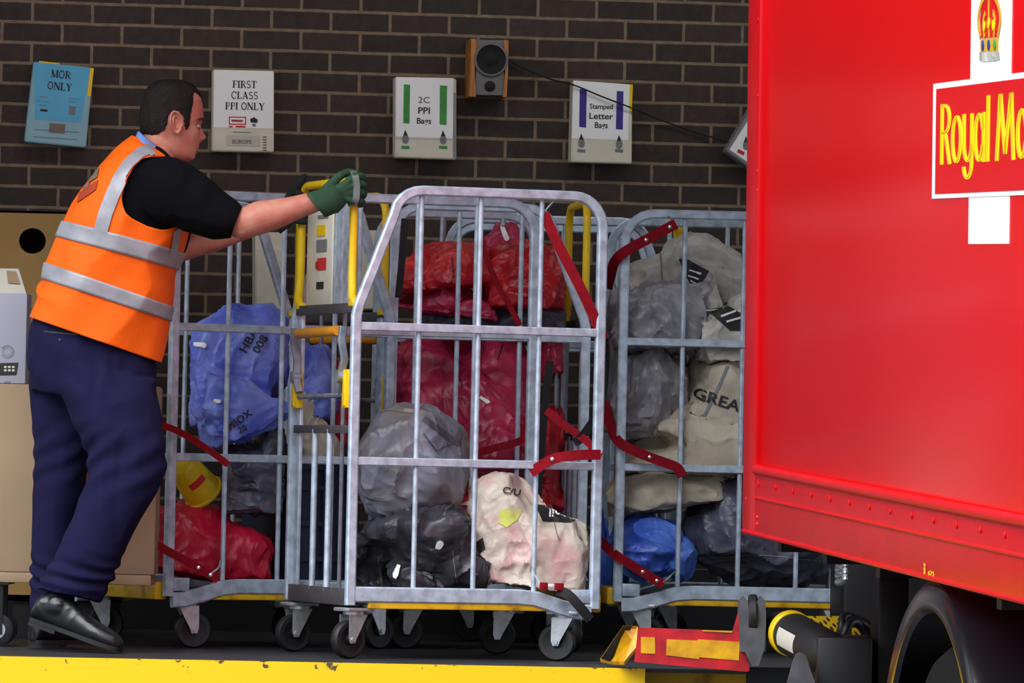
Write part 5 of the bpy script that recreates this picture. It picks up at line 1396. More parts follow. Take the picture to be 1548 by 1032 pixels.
# chassis, wheel, mudguard
road = -DOCKH
wz_c = tp(1407, 1268, 0.02).z; wx_c = tp(1407, 1000, 0.02).x
RT = 0.52
R3 = tm.to_3x3()
mb = MB()
for y in (0.75, 1.55): mb.box((TL / 2 + 0.15, y, -0.16), (TL / 2 - 0.25, 0.05, 0.15), bev=0.006)
for x in (0.6, 1.4, 3.4, 4.6, 6.2): mb.box((x, 1.15, -0.16), (0.04, 0.42, 0.10))
chs = tb(mb, 'chassis', 'dark_steel', truck)
for x in (0.25, 1.0, 1.8, 2.6, 3.4, 4.2, 5.0, 5.8, 6.6):
    mb = MB(); mb.box((x, TW / 2, -0.025), (0.03, TW / 2 - 0.06, 0.024)); tb(mb, 'cross_bearer', 'dark_steel', chs)
for y in (0.20, 2.2):
    s_ = -1 if y < 1 else 1
    mb = MB(); mb.lathe((wx_c, y, wz_c), (0, 1, 0), [(0.30, -0.13), (0.42, -0.145), (0.49, -0.135), (RT, -0.10), (RT + 0.005, 0), (RT, 0.10), (0.49, 0.135), (0.42, 0.145), (0.30, 0.13), (0.30, -0.13)], 56, caps=False)
    ty = tb(mb, 'tyre', 'tyre_black', truck)
    mb = MB(); mb.lathe((wx_c, y, wz_c), (0, s_, 0), [(0.05, 0.02), (0.12, 0.02), (0.15, -0.02), (0.20, 0.0), (0.28, 0.06), (0.31, 0.12), (0.31, -0.12), (0.05, -0.12)], 40); tb(mb, 'wheel_hub', 'dark_steel', ty)
    for i in range(10):
        a = math.radians(36 * i); mb = MB(); mb.lathe((wx_c + 0.16 * math.cos(a), y + s_ * 0.0, wz_c + 0.16 * math.sin(a)), (0, s_, 0), [(0.014, -0.01), (0.014, 0.02), (0.008, 0.024)], 8); tb(mb, 'wheel_nut', 'chrome', ty)
    # mudguard arch with a rolled lip
    mb = MB(); RI = 0.605; RO = 0.70; y0 = 0.015 if y < 1 else TW - 0.45; y1 = y0 + 0.44
    prof = [(RI, y0 + 0.012), (RI + 0.012, y0), (RI + 0.06, y0 - 0.004), (RO - 0.01, y0 + 0.012), (RO, y0 + 0.05), (RO, y1), (RO - 0.012, y1), (RO - 0.012, y0 + 0.055), (RO - 0.022, y0 + 0.024), (RI + 0.05, y0 + 0.012), (RI + 0.01, y0 + 0.02)]
    rings = []
    for i in range(41):
        a = math.radians(8 + 164 * i / 40); rings.append([Vector((wx_c + r * math.cos(a), yy, wz_c + r * math.sin(a))) for r, yy in prof])
    mb.loft(rings); mg = tb(mb, 'mudguard', 'mudguard', truck)
    mb = MB(); mb.tube([(wx_c, y0 + 0.3, wz_c + RO - 0.01), (wx_c, y0 + 0.55, wz_c + RO - 0.06), (wx_c, 0.8 if y < 1 else 1.6, -0.2)], 0.02, 8); tb(mb, 'bracket', 'dark_steel', mg)
mb = MB(); mb.tube([(wx_c, 0.1, wz_c), (wx_c, 2.3, wz_c)], 0.07, 12); tb(mb, 'axle', 'dark_steel', chs)
mb = MB(); a_ = tp(1516, 968, 0.35); mb.lathe(a_ + Vector((0.1, 0, 0)), (1, 0, 0), [(0.02, 0), (0.10, 0.02), (0.11, 0.05), (0.11, 0.75), (0.10, 0.78), (0.02, 0.80)], 28); tb(mb, 'air_tank', 'mudguard', chs)
mb = MB(); mb.box((0.30, 0.40, -0.34), (0.06, 0.05, 0.22), bev=0.01); tb(mb, 'lamp_bracket', 'dark_steel', chs)
mb = MB()
mb.tube([Vector((tp(1272 + 6 * math.cos(a), 845 + a * 1.55 + 5 * math.sin(a), 0.45))) for a in [i * 0.45 for i in range(50)]], 0.010, 8); tb(mb, 'air_hose', 'chrome', truck)
mb = MB(); q = tp(1262, 905, 0.62); mb.box(q + Vector((0.12, 0.1, 0.03)), (0.12, 0.12, 0.20), bev=0.02); tb(mb, 'mud_flap', 'rubber', chs)

# ------------------------------------------------------------------ red and yellow loading ramp gear at the dock edge
rd = 19.62
ramp = thing('loading_ramp_arm', 'red and yellow loading ramp arm with a hydraulic ram, between kerb and truck', 'loading ramp', loc=P(1040, 1000, rd))
rx = (P(1130, 980, rd) - P(960, 976, rd)).normalized()
def rp(px, py, d=rd): return P(px, py, d)
def rpoly(name, mat, pts, d, th, parent, bev=False):
    mb = MB(); mb.poly([rp(x, y, d) for x, y in pts], Vector((0, 1, 0)), th); return mb.build(name, M[mat], parent, smooth=False)
pl = rpoly('side_plate', 'ramp_red', [(959, 1000), (964.5, 948.5), (1108, 954), (1118, 920), (1121, 924), (1133, 1013), (1129, 1015)], rd, 0.05, ramp)
rpoly('reflector', 'ramp_yellow', [(1008, 966), (1055, 968), (1055, 966), (1118, 970), (1117, 998), (1057, 993), (1057, 996), (1007, 990)], rd - 0.003, 0.003, pl)
rpoly('reflector', 'ramp_yellow', [(969, 962.5), (990, 963), (990.5, 988), (969, 987)], rd - 0.003, 0.003, pl)
rpoly('top_edge', 'ramp_yellow', [(1062, 952), (1107, 953.5), (1107, 956), (1062, 954)], rd - 0.004, 0.01, pl)
fl = MB(); fl.poly([rp(907, 996, rd + 0.30), rp(942, 945, rd + 0.02), rp(964, 946, rd + 0.02), rp(964, 975, rd + 0.0), rp(943, 1000, rd + 0.0), rp(926, 1000, rd + 0.14)], Vector((0.05, 0.15, -0.2)).normalized(), 0.012)
fl = fl.build('hazard_flap', M['ramp_yellow'], ramp, smooth=False)
st_ = MB(); st_.poly([rp(909, 996, rd + 0.286), rp(942, 947, rd + 0.010), rp(956, 947, rd + 0.008), rp(922, 999, rd + 0.16)], Vector((-0.05, -0.15, 0.2)).normalized(), 0.003); st_.build('stripe', M['dark_steel'], fl, smooth=False)
for x0, x1 in ((1117, 1132), (1144, 1158)):
    mb = MB(); m_ = (x0 + x1) / 2
    mb.poly([rp(x0, 925, rd - 0.05), rp(x0 + 1, 908, rd - 0.05), rp(m_, 901, rd - 0.05), rp(x1 - 1, 908, rd - 0.05), rp(x1, 925, rd - 0.05), rp(x1, 985, rd - 0.05), rp(x0 + 2, 985, rd - 0.05)], Vector((0, 1, 0)), 0.12); mb.build('cheek_plate', M['dark_grey'], ramp, smooth=False)
mb = MB(); mb.poly([rp(1119, 948, rd - 0.06), rp(1157, 950, rd - 0.06), rp(1156, 980, rd - 0.06), rp(1147, 1006, rd - 0.06), rp(1137, 1007, rd - 0.06), rp(1124, 980, rd - 0.06)], Vector((0, 1, 0)), 0.10); mb.build('arm_plate', M['dark_grey'], ramp, smooth=False)
mb = MB(); mb.lathe(rp(1137.5, 930, rd + 0.0), rx, [(0.02, -0.014), (0.062, -0.014), (0.067, -0.008), (0.067, 0.008), (0.062, 0.014), (0.02, 0.014)], 32); mb.build('roller', M['rubber'], ramp)
# hydraulic ram lying towards the camera
a0, a1 = rp(1178, 947, rd + 0.05), rp(1256, 990, rd - 0.40)
ax = (a1 - a0).normalized()
mb = MB(); mb.lathe(a0, ax, [(0.02, 0), (0.05, 0.0), (0.055, 0.03), (0.055, 0.08), (0.062, 0.09)], 28); mb.build('ram_head', M['dark_steel'], ramp)
mb = MB(); mb.lathe(a0, ax, [(0.066, 0.09), (0.072, 0.10), (0.072, 0.125), (0.068, 0.13)], 32); mb.build('ram_collar', M['yellow'], ramp)
mb = MB(); mb.lathe(a0, ax, [(0.066, 0.13), (0.068, 0.14), (0.070, 0.46), (0.05, 0.50)], 32); rb = mb.build('ram_body', M['rubber'], ramp)
mb = MB(); o1 = ax.orthogonal().normalized(); o2 = ax.cross(o1)
vv = -(a0 - CAM).normalized(); vv = (vv - ax * vv.dot(ax)).normalized(); uu = ax.cross(vv)
rings = []
for k in (0.17, 0.32): rings.append([a0 + ax * k + (vv * math.cos(t) + uu * math.sin(t)) * 0.0695 for t in [0.0 + 0.12 * i for i in range(8)]])
mb.loft(rings, closed=False); lb_ = mb.build('label_patch', M['card_pale'], rb); lb_['label'] = 'white label'
# yellow tread plates and the bracket that carries the ram, fixed to the dock face
for q in ([(1204, 931), (1271, 931), (1271, 962), (1262, 968), (1240, 969), (1222, 955)], [(1288, 949), (1303, 949), (1303, 969), (1289, 969)], [(1324, 949), (1358, 949), (1350, 980), (1330, 975)]):
    rpoly('tread_plate', 'tread', q, rd + 0.12, 0.02, ramp)
mb = MB()
mb.poly([rp(1199, 1000, rd - 0.5), rp(1203, 990, rd - 0.5), rp(1210, 986, rd - 0.5), rp(1218, 990, rd - 0.5), rp(1245, 1070, rd - 0.5), rp(1180, 1070, rd - 0.5)], Vector((0, 1, 0)), 0.04); mb.build('bracket', M['dark_grey'], ramp, smooth=False)
mb = MB(); mb.box(rp(1272, 1012, rd - 0.30), (0.085, 0.16, 0.105), bev=0.012); mb.build('pump_block', M['rubber'], ramp)
mb = MB(); mb.box(rp(1310, 1000, rd + 0.05), (0.06, 0.06, 0.06), bev=0.008); mb.build('valve_block', M['dark_steel'], ramp)
mb = MB(); mb.tube([rp(1300, 985, rd - 0.05), rp(1300, 1060, rd - 0.05)], 0.016, 10); mb.build('bolt', M['dark_steel'], ramp)
for pts in ([(1262, 985, 0.0), (1272, 950, -0.02), (1276, 932, 0.0), (1290, 934, 0.02), (1320, 950, 0.0), (1335, 980, 0.0), (1345, 1010, 0.02)], [(1268, 990, -0.05), (1282, 945, -0.05), (1300, 945, 0.0), (1322, 985, 0.0), (1330, 1030, 0.0)], [(1255, 985, 0.02), (1266, 965, 0.0), (1280, 940, 0.04), (1305, 950, 0.05), (1312, 990, 0.03)]):
    mb = MB(); mb.tube([V3(x) for x in catmull([tuple(rp(a, b, rd + c)) for a, b, c in pts], 6)], 0.014, 10); mb.build('hose', M['hose'], ramp)
mb = MB(); mb.poly([rp(1128, 1008, rd + 0.10), rp(1370, 1012, rd + 0.10), rp(1370, 1060, rd + 0.10), rp(1128, 1060, rd + 0.10)], Vector((0, 1, 0)), 0.03); mb.build('mounting_beam', M['dark_steel'], ramp, smooth=False)
# ------------------------------------------------------------------ the worker
MD = 20.16
def ring_keys(keys, d0):
    """keys: (Lx, Ly, Rx, Ry, depth offset, half thickness) -> rows of centre, half-axis, thickness"""
    out = []
    for lx, ly, rx, ry, off, b in keys:
        L_ = P(lx, ly, d0 + off); R_ = P(rx, ry, d0 + off); c = (L_ + R_) / 2; a = (R_ - L_) / 2
        out.append((c.x, c.y, c.z, a.x, a.y, a.z, b))
    return out
def ring_pt(row, th, off=0.0, pw=2.25, skew=0.0):
    c = Vector(row[0:3]); a = Vector(row[3:6]); b = row[6]
    al = a.length; ah = a / al
    ct, st = math.cos(th), math.sin(th)
    x = math.copysign(abs(ct) ** (2 / pw), ct) * (al + off); y = math.copysign(abs(st) ** (2 / pw), st) * (b + off)
    return c + ah * x + Vector((0, -1, 0)) * y + ah * (skew * y)
def loft_keys(mb, keys, d0, sub=5, n=40, off=0.0, pw=2.25, shrink=1.0, cap0=True, cap1=True, skew=0.0):
    rows = catmull(ring_keys(keys, d0), sub)
    rows[:, 3:7] *= shrink
    mb.loft([[ring_pt(r, 2 * math.pi * k / n, off, pw, skew) for k in range(n)] for r in rows], True, cap0, cap1)
    return rows
def limb(mb, pts, radii, sub=5, n=20, flat=1.0):
    """smooth tapered limb through 3d points"""
    rows = catmull([tuple(p) + (r,) for p, r in zip(pts, radii)], sub)
    mb.tube([Vector(r[:3]) for r in rows], 1.0, n, radii=[max(r[3], 0.001) for r in rows])
    for e in (0, -1):
        mb.sphere(Vector(rows[e][:3]), rows[e][3], 7)

person = thing('person', 'person in an orange reflective vest, black sweater and navy trousers pushing the nearest roll cage', 'person', loc=(P(120, 985, MD).x, MD - 20, 0))

# --- outlines read from the photograph: left point, right point, depth offset, half thickness
TORSO = [(48, 480, 238, 546, 0.02, 0.165), (66, 424, 248, 484, 0.02, 0.178), (77, 399, 254, 460, 0.02, 0.185), (91, 360, 262, 407, 0.02, 0.195), (101, 336, 270, 380, 0.02, 0.205), (118, 308, 279, 345, 0.02, 0.215), (139, 278, 284, 305, 0.02, 0.22), (163, 248, 280, 270, 0.02, 0.205), (187, 222, 262, 240, 0.02, 0.135), (207, 206, 247, 224, 0.02, 0.062)]
PELVIS = [(58, 462, 236, 520, 0.03, 0.15), (45, 505, 235, 556, 0.03, 0.165), (43, 545, 236, 590, 0.03, 0.165), (47, 590, 238, 615, 0.03, 0.14)]
LEG_R = [(72, 540, 236, 575, -0.055, 0.095), (92, 590, 240, 612, -0.07, 0.11), (112, 640, 246, 655, -0.085, 0.105), (132, 685, 250, 690, -0.09, 0.10), (131, 725, 246, 722, -0.09, 0.098), (116, 768, 228, 758, -0.08, 0.098), (97, 812, 205, 800, -0.07, 0.096), (78, 852, 182, 846, -0.06, 0.096), (57, 888, 154, 910, -0.05, 0.092)]
LEG_L = [(44, 545, 150, 585, 0.10, 0.10), (48, 620, 146, 640, 0.11, 0.105), (53, 680, 136, 690, 0.12, 0.10), (51, 740, 126, 745, 0.13, 0.095), (48, 800, 114, 800, 0.14, 0.09), (47, 870, 106, 872, 0.15, 0.085), (47, 940, 104, 944, 0.16, 0.08)]

# --- joints of the arms
SH_R = P(243, 292, MD - 0.13); EL_R = P(366, 339, MD - 0.17); WR_R = P(482, 303, 19.985)
SH_L = P(252, 300, MD + 0.24); EL_L = P(258, 384, MD + 0.36); WR_L = P(420, 332, 20.60)

# --- head: sections of the profile (row y, back x, front x, half width in metres, squareness)
HX, HY = 259, 186
HEAD = [(121.5, 256, 262, 0.008), (123, 241, 277, 0.036), (127, 231, 288, 0.053), (134, 224, 296, 0.066), (143, 218.5, 302, 0.074), (153, 215, 305.5, 0.0785), (163, 213.5, 307.0, 0.081), (172, 212.5, 307.5, 0.081), (180, 212, 307.5, 0.080), (185, 212, 305.2, 0.079), (190, 212.5, 303.5, 0.0775), (196, 213.5, 303.5, 0.0755), (203, 216, 303.5, 0.072), (209, 219, 303, 0.069), (215, 222, 301.5, 0.066), (221, 226, 300, 0.063), (227, 231, 298.5, 0.060), (233, 237, 296.5, 0.055), (238, 243, 294, 0.048), (242, 252, 289, 0.036), (244.5, 262, 282, 0.018)]
HD = MD + 0.06
HYAW = math.radians(13)
hc = P(HX, HY, HD)
hs = HD / FPX
def head_rot(p):
    q = p - hc; c, s_ = math.cos(HYAW), math.sin(HYAW)
    return hc + Vector((q.x * c - q.y * s_, q.x * s_ + q.y * c, q.z))
def head_pt(px, py, y):
    """profile picture point, y metres off the middle plane (towards the camera negative)"""
    p = P(px, py, HD); return head_rot(Vector((HX * 0 + p.x, HD - 20 + y, p.z)))
hk = catmull(HEAD, 4)
def head_rings(off=0.0, n=64):
    rings = []
    for y, xb, xf, w in hk:
        cx = xb + (xf - xb) * 0.45; ring = []
        for k in range(n):
            t = 2 * math.pi * k / n; c, s_ = math.cos(t), math.sin(t)
            half = (xf - cx) if c > 0 else (cx - xb)
            pw = 2.5 if c > 0 else 2.1
            X = math.copysign(abs(c) ** (2 / pw), c); Y = math.copysign(abs(s_) ** (2 / 2.15), s_)
            ww = w * (1 - (0.20 if y > 196 else 0.13) * max(c, 0) ** 1.0)
            px = cx + X * half; yy = -Y * ww
            # face relief: nose, brow, eye sockets, lips, chin
            if c > 0.2:
                g = lambda a, b, s: math.exp(-((a - b) / s) ** 2)
                px += 8.4 * g(y, 207.5, 5.5) * g(yy, 0, 0.014) + 4.4 * g(y, 199, 7) * g(yy, 0, 0.010) + 1.6 * g(y, 211, 3.5) * g(abs(yy), 0.013, 0.008)
                px += 1.6 * g(y, 181.5, 4.0) * g(yy, 0, 0.05)
                px -= 4.2 * g(y, 190.5, 4.6) * g(abs(yy), 0.033, 0.015)
                px += 1.8 * g(y, 200, 8) * g(abs(yy), 0.045, 0.016)
                px += 1.9 * g(y, 223, 2.2) * g(yy, 0, 0.021) + 1.6 * g(y, 229, 2.4) * g(yy, 0, 0.019) - 0.7 * g(y, 226, 1.2) * g(yy, 0, 0.022) - 1.4 * g(y, 233.5, 2.5) * g(yy, 0, 0.02)
                px += 1.6 * g(y, 239.5, 3.6) * g(yy, 0, 0.02)
            p = P(px, y, HD)
            v = Vector((p.x, HD - 20 + yy, p.z))
            if off:
                o_ = (v - (P(cx, min(y, 175), HD) + Vector((0, 0, 0)))); o_.normalize(); v = v + o_ * off
            ring.append(head_rot(v))
        rings.append(ring)
    return rings

# --- one continuous body
body_mb = MB()
loft_keys(body_mb, TORSO, MD, shrink=0.90)
loft_keys(body_mb, PELVIS, MD, shrink=0.78)
loft_keys(body_mb, LEG_R[:-1] + [(80, 870, 140, 880, -0.05, 0.05)], MD, shrink=0.74)
loft_keys(body_mb, LEG_L[:-1] + [(50, 915, 102, 918, 0.155, 0.08)], MD, shrink=0.72)
body_mb.loft(head_rings())
limb(body_mb, [P(232, 236, MD + 0.03), P(240, 218, MD + 0.045), P(246, 200, MD + 0.055), P(252, 185, HD)], [0.068, 0.060, 0.059, 0.058])
limb(body_mb, [SH_R, P(305, 318, MD - 0.16), EL_R], [0.062, 0.056, 0.045])
def forearm(mb, el, wr, r0, bulge):
    d = wr - el
    limb(mb, [el, el + d * 0.22 + Vector((0, 0, 0.004)), el + d * 0.45, el + d * 0.72, wr, wr + d * 0.05], [r0, r0 * 1.06 + bulge, r0 * 0.98, r0 * 0.78, r0 * 0.66, r0 * 0.5], n=24)
forearm(body_mb, EL_R, WR_R, 0.0485, 0.002)
limb(body_mb, [EL_R + Vector((0.004, 0, -0.034)), EL_R + Vector((0.03, 0, -0.022))], [0.017, 0.02])
limb(body_mb, [SH_L, (SH_L + EL_L) / 2, EL_L], [0.06, 0.052, 0.043])
forearm(body_mb, EL_L, WR_L, 0.037, 0.0)
co, no, fs = remesh_union(body_mb, 0.0036, 3, 0.5)
body = from_arrays(co, fs).build('body', M['skin'], person, fix=False)
body_bvh = BVHTree.FromPolygons([Vector(c) for c in co], fs)
def body_hit(px, py):
    r = ray(px, py); loc, nr, i, dd = body_bvh.ray_cast(CAM, r); return loc, nr

# ears
def ear(side):
    """side -1 faces the camera"""
    mb = MB()
    cy = -0.074 if side < 0 else 0.074
    cx, cyy = 258.5, 187.0
    outl = []
    for i in range(28):
        t = 2 * math.pi * i / 28
        rx = 10.5 * (1.0 + 0.10 * math.cos(t)); ry = 18.0
        x = cx + rx * math.cos(t) * (0.82 if math.sin(t) < -0.3 else 1.0) - 2.0 * math.sin(t) * 0.9; y = cyy - ry * math.sin(t)
        outl.append((x, y))
    def pt(x, y, o): return head_pt(x, y, cy + side * o)
    rings = []
    for sc, o in ((0.55, -0.006), (0.9, 0.000), (1.0, 0.010), (0.98, 0.016), (0.88, 0.0175), (0.76, 0.012), (0.62, 0.008), (0.52, 0.0105), (0.42, 0.006), (0.2, 0.002)):
        rings.append([pt(cx + (x - cx) * sc + (1.5 if sc < 0.6 else 0), cyy + (y - cyy) * sc, o + 0.006 * max(0, (cx - x) / 10)) for x, y in outl])
    mb.loft(rings); return mb.build('ear', M['skin'], person)
ear(-1); ear(1)

# eyes, brows, lips
for sgn in (-1, 1):
    y = 0.033 * sgn
    c = head_pt(296.6, 190.5, y * 0.98)
    mb = MB(); mb.sphere(c, 0.0105, 10); ey = mb.build('eye', M['eye_white'], person)
    fw = Vector((math.cos(HYAW), math.sin(HYAW), -0.06)); fw = (fw + Vector((-math.sin(HYAW), math.cos(HYAW), 0)) * 0.0).normalized()
    mb = MB(); mb.lathe(c + fw * 0.0085, fw, [(0.0056, -0.001), (0.0054, 0.0012), (0.003, 0.0022), (0.0008, 0.0026)], 18); mb.build('iris', M['iris'], ey)
    side = Vector((-math.sin(HYAW), math.cos(HYAW), 0))
    for up_, a0, a1 in ((1, 7, 168), (-1, -9, -168)):
        mb = MB(); rings = []
        for i in range(9):
            t = math.radians(a0 + (a1 - a0) * i / 8)
            # lid: a band of a slightly larger ball, from the rim of the slit backwards
            ring = []
            for k in range(13):
                s_ = math.radians(-78 + 156 * k / 12)
                d_ = (fw * math.cos(t) + wz * math.sin(t)) * math.cos(s_) + side * math.sin(s_)
                ring.append(c + d_ * 0.0118)
            rings.append(ring)
        mb.loft(rings, closed=False); lid = mb.build('eyelid', M['eyelid'], person)
        lid.modifiers.new('thick', 'SOLIDIFY').thickness = 0.0016
    mb = MB()
    pts = [head_pt(x, yy, y_) for x, yy, y_ in ((307.2, 183.5, 0.012 * sgn), (306.0, 180.8, 0.024 * sgn), (302.0, 179.5, 0.040 * sgn), (295.5, 182.0, 0.054 * sgn))]
    pts = [Vector(q) for q in catmull([tuple(p) for p in pts], 5)]
    mb.tube(pts, 0.004, 8, radii=[0.0028 + 0.0018 * math.sin(math.pi * (i + 1) / (len(pts) + 1)) for i in range(len(pts))]); mb.build('eyebrow', M['brow'], person)
for yy, x0 in ((223.6, 300.2), (227.8, 299.0)):
    pts = [Vector(q) for q in catmull([tuple(head_pt(x0 - 2.6 * (abs(q) / 0.022) ** 2 * 1.6, yy + 0.7 * abs(q) / 0.022, q)) for q in (-0.022, -0.011, 0, 0.011, 0.022)], 4)]
    mb = MB(); mb.tube(pts, 0.0034, 8, radii=[0.001 + 0.0024 * math.sin(math.pi * (i + 0.6) / (len(pts) + 0.2)) for i in range(len(pts))]); mb.build('lip', M['lip'], person)

# hair: a close cropped cap over the skull, cut along the hairline
HAIRLINE = [(206, 120), (259, 116), (292, 122), (306, 136), (304.5, 149), (297, 146), (290, 143), (286.5, 150), (285.5, 160), (282, 172), (281, 182), (279, 194), (274.5, 196.5), (273, 186), (271.5, 178), (264, 169.5), (255, 169), (248, 176), (246.5, 188), (243, 197), (232, 204), (214, 206), (205, 200)]
def inside(px, py, poly):
    c = False; n = len(poly)
    for i in range(n):
        x0, y0 = poly[i]; x1, y1 = poly[i - 1]
        if (y0 > py) != (y1 > py) and px < (x1 - x0) * (py - y0) / (y1 - y0) + x0: c = not c
    return c
_n = 200; rg = None
hk = catmull(HEAD, 10)
rings0 = head_rings(0.0, _n)
vs = []; idx = {}; fsh = []
def hair_off(p):
    q = np.array([tuple(p)]) * np.array([160, 160, 60]); return 0.0034 + 0.0018 * float(noise3(q)[0]) + 0.0016 * float(noise3(q * 2.7)[0])
hr, hn = len(rings0), _n
cen = head_pt(256, 172, 0)
for i in range(hr - 1):
    for j in range(hn):
        quad = [(i, j), (i, (j + 1) % hn), (i + 1, (j + 1) % hn), (i + 1, j)]
        q = sum((rings0[a][b] for a, b in quad), Vector()) / 4
        # undo the head turn to test against the profile hairline
        c_, s_ = math.cos(-HYAW), math.sin(-HYAW); w = q - hc; w = hc + Vector((w.x * c_ - w.y * s_, w.x * s_ + w.y * c_, w.z))
        z_ = (w - CAM); w2 = Vector((w.x, HD - 20, w.z)); px, py = proj(w2)
        yy = abs(w.y - (HD - 20))
        if py < 152 and px > 280 and yy < 0.06: py2 = py + 4.5 * (yy / 0.06)
        else: py2 = py
        if inside(px, py2, HAIRLINE): fsh.append(quad)
mb = MB(); remap = {}; vv_ = []
for qd in fsh:
    for k_ in qd:
        if k_ not in remap:
            p = rings0[k_[0]][k_[1]]; remap[k_] = len(vv_); vv_.append(p + (p - cen).normalized() * hair_off(p))
mb.add(vv_, [tuple(remap[k_] for k_ in qd) for qd in fsh])
hair = mb.build('hair', M['hair'], person); sm_ = hair.modifiers.new('thick', 'SOLIDIFY'); sm_.thickness = 0.007; sm_.offset = -1

# --- clothes
def wrinkle(co, no, amp, freq, stretch, seed=0.0, dirs=None):
    q = co * np.array(stretch) * freq
    w = np.stack([noise3(q * 0.6 + 3 + seed), noise3(q * 0.6 + 17 + seed), noise3(q * 0.6 + 29 + seed)], 1)
    r = ridged(q + w * 0.7, seed)
    return co + no * (amp * (r - 0.3))[:, None]
# trousers
tr = MB()
loft_keys(tr, PELVIS, MD); loft_keys(tr, LEG_R, MD, pw=2.1); loft_keys(tr, LEG_L, MD, pw=2.1)
co, no, fs = remesh_union(tr, 0.006, 6, 0.5)
# creases gather behind the knee and above the cuffs; long soft folds elsewhere
cz = co[:, 2]; knee = P(190, 700, MD); cuff = P(100, 880, MD)
co = wrinkle(co, no, 0.006, 9, (1.3, 1, 0.45), 2.0)
wk = np.exp(-((co[:, 2] - knee.z) / 0.11) ** 2)
pxy = co[:, 0] * 0.55 - co[:, 2] * 0.83
fold = np.sin(pxy * 95 + 3.0 * noise3(co * 5)) 
co = co + no * (0.0065 * wk * fold * (0.6 + 0.6 * noise3(co * 7 + 5)))[:, None]
wc = np.exp(-((co[:, 2] - cuff.z - 0.02) / 0.055) ** 2)
fold2 = np.sin((co[:, 2] + 0.25 * co[:, 0]) * 130 + 3.5 * noise3(co * 6 + 9))
co = co + no * (0.007 * wc * fold2)[:, None]
whp = np.exp(-((co[:, 2] - P(150, 570, MD).z) / 0.10) ** 2)
fold3 = np.sin((co[:, 2] * 0.75 + 0.65 * co[:, 0]) * 60 + 4 * noise3(co * 4 + 2))
co = co + no * (0.0035 * whp * fold3)[:, None]
trs = from_arrays(co, fs).build('trousers', M['trousers'], person, fix=False)
tr_bvh = BVHTree.FromPolygons([Vector(c) for c in co], fs)
SACKS['trousers'] = tr_bvh
trs_name = trs.name; SACKS[trs.name] = tr_bvh
decal(trs, stroke_poly([(66, 501), (90, 503), (118, 506)], 2.0), 'ink', 'pocket_slit', 0.001)
decal(trs, [earc(90.5, 513.5, 1.7, 1.7, 0, 330, 10)], 'black', 'button', 0.002)
# sweater
sw = MB()
loft_keys(sw, TORSO[:-1] + [(204, 212, 252, 228, 0.02, 0.066)], MD, shrink=0.955)
sl = [P(228, 290, MD - 0.07), P(252, 288, MD - 0.135), P(285, 303, MD - 0.16), P(320, 322, MD - 0.172), P(345, 332, MD - 0.175), P(356, 336.5, MD - 0.175)]
limb(sw, sl, [0.085, 0.108, 0.096, 0.080, 0.066, 0.054], n=28)
sl2 = [P(250, 298, MD + 0.2), P(256, 335, MD + 0.3), P(257, 368, MD + 0.35)]
limb(sw, sl2, [0.085, 0.075, 0.06])
co, no, fs = remesh_union(sw, 0.006, 5, 0.5)
co = wrinkle(co, no, 0.007, 8, (1, 1, 1), 7.0)
# trim the ball end of the sleeve to a straight cuff
cdir = (EL_R - sl[-3]).normalized(); cend = P(357, 337, MD - 0.175)
dd = (co - np.array(tuple(cend))) @ np.array(tuple(cdir)); near = (np.linalg.norm(co - np.array(tuple(cend)), axis=1) < 0.12)
co = co - np.where(near & (dd > 0), dd, 0)[:, None] * np.array(tuple(cdir))
swo = from_arrays(co, fs).build('sweater', M['sweater'], person, fix=False)
# shirt collar
cr_ = [(209, 198, 248, 230, 0.035, 0.082), (206, 205, 251, 236, 0.03, 0.108), (203.5, 212, 254, 243, 0.03, 0.132)]
mb = MB(); loft_keys(mb, cr_, MD, sub=4, n=48, cap0=False, cap1=False); cl = mb.build('shirt_collar', M['shirt'], person); cl.modifiers.new('t', 'SOLIDIFY').thickness = 0.004

# vest
NT, NR = 240, 14
rows_v = catmull(ring_keys(TORSO, MD), NR)
TMAX = len(TORSO) - 1
def vest_row(tau):
    i = min(max(tau, 0), TMAX) * NR; a = int(math.floor(i)); b = min(a + 1, len(rows_v) - 1); f = i - a
    return rows_v[a] * (1 - f) + rows_v[b] * f
def vest_disp(p, tau):
    q = np.array([tuple(p)])
    w = float(ridged(q * np.array([5.5, 5.5, 3.0]) + 0.8 * float(noise3(q * 4)[0]), 4.0)[0])
    s = 0.013 * (w - 0.35)
    return s + 0.005 * math.sin(p.x * 26 + p.z * 11) * max(0, 1 - tau / 3.0)
def vest_pt(tau, th, off=0.010):
    r = vest_row(tau); p = ring_pt(r, th, off)
    n = (p - Vector(r[0:3])).normalized()
    return p + n * vest_disp(p, tau)
grid = {}
T_STEPS = [TMAX * 0.985 * i / 150 for i in range(151)]
for i, t in enumerate(T_STEPS):
    for j in range(NT): grid[i, j] = vest_pt(t, 2 * math.pi * j / NT)
ARMHOLE = [(252, 236), (236, 236), (217, 238), (203, 250), (193, 268), (185, 290), (183.5, 305), (190, 322), (204, 333), (226, 343), (246, 348), (262, 344), (275, 336), (300, 330), (300, 230)]
pxg = {k: proj(v) for k, v in grid.items()}
NECK = [(200, 190), (212, 205), (226, 218), (252, 236), (275, 236), (275, 190)]
mbv = MB(); keep = []
for i in range(150):
    for j in range(NT):
        k = (j + 1) % NT
        c = [(i, j), (i, k), (i + 1, k), (i + 1, j)]
        nearside = 0 <= j + 0.5 < NT / 2
        jj = [(a, b if nearside else (NT - b) % NT) for a, b in c]
        x = sum(pxg[q][0] for q in jj) / 4; y = sum(pxg[q][1] for q in jj) / 4
        if inside(x, y, ARMHOLE) or inside(x, y, NECK): continue
        keep.append(c)
rm = {}; vv_ = []
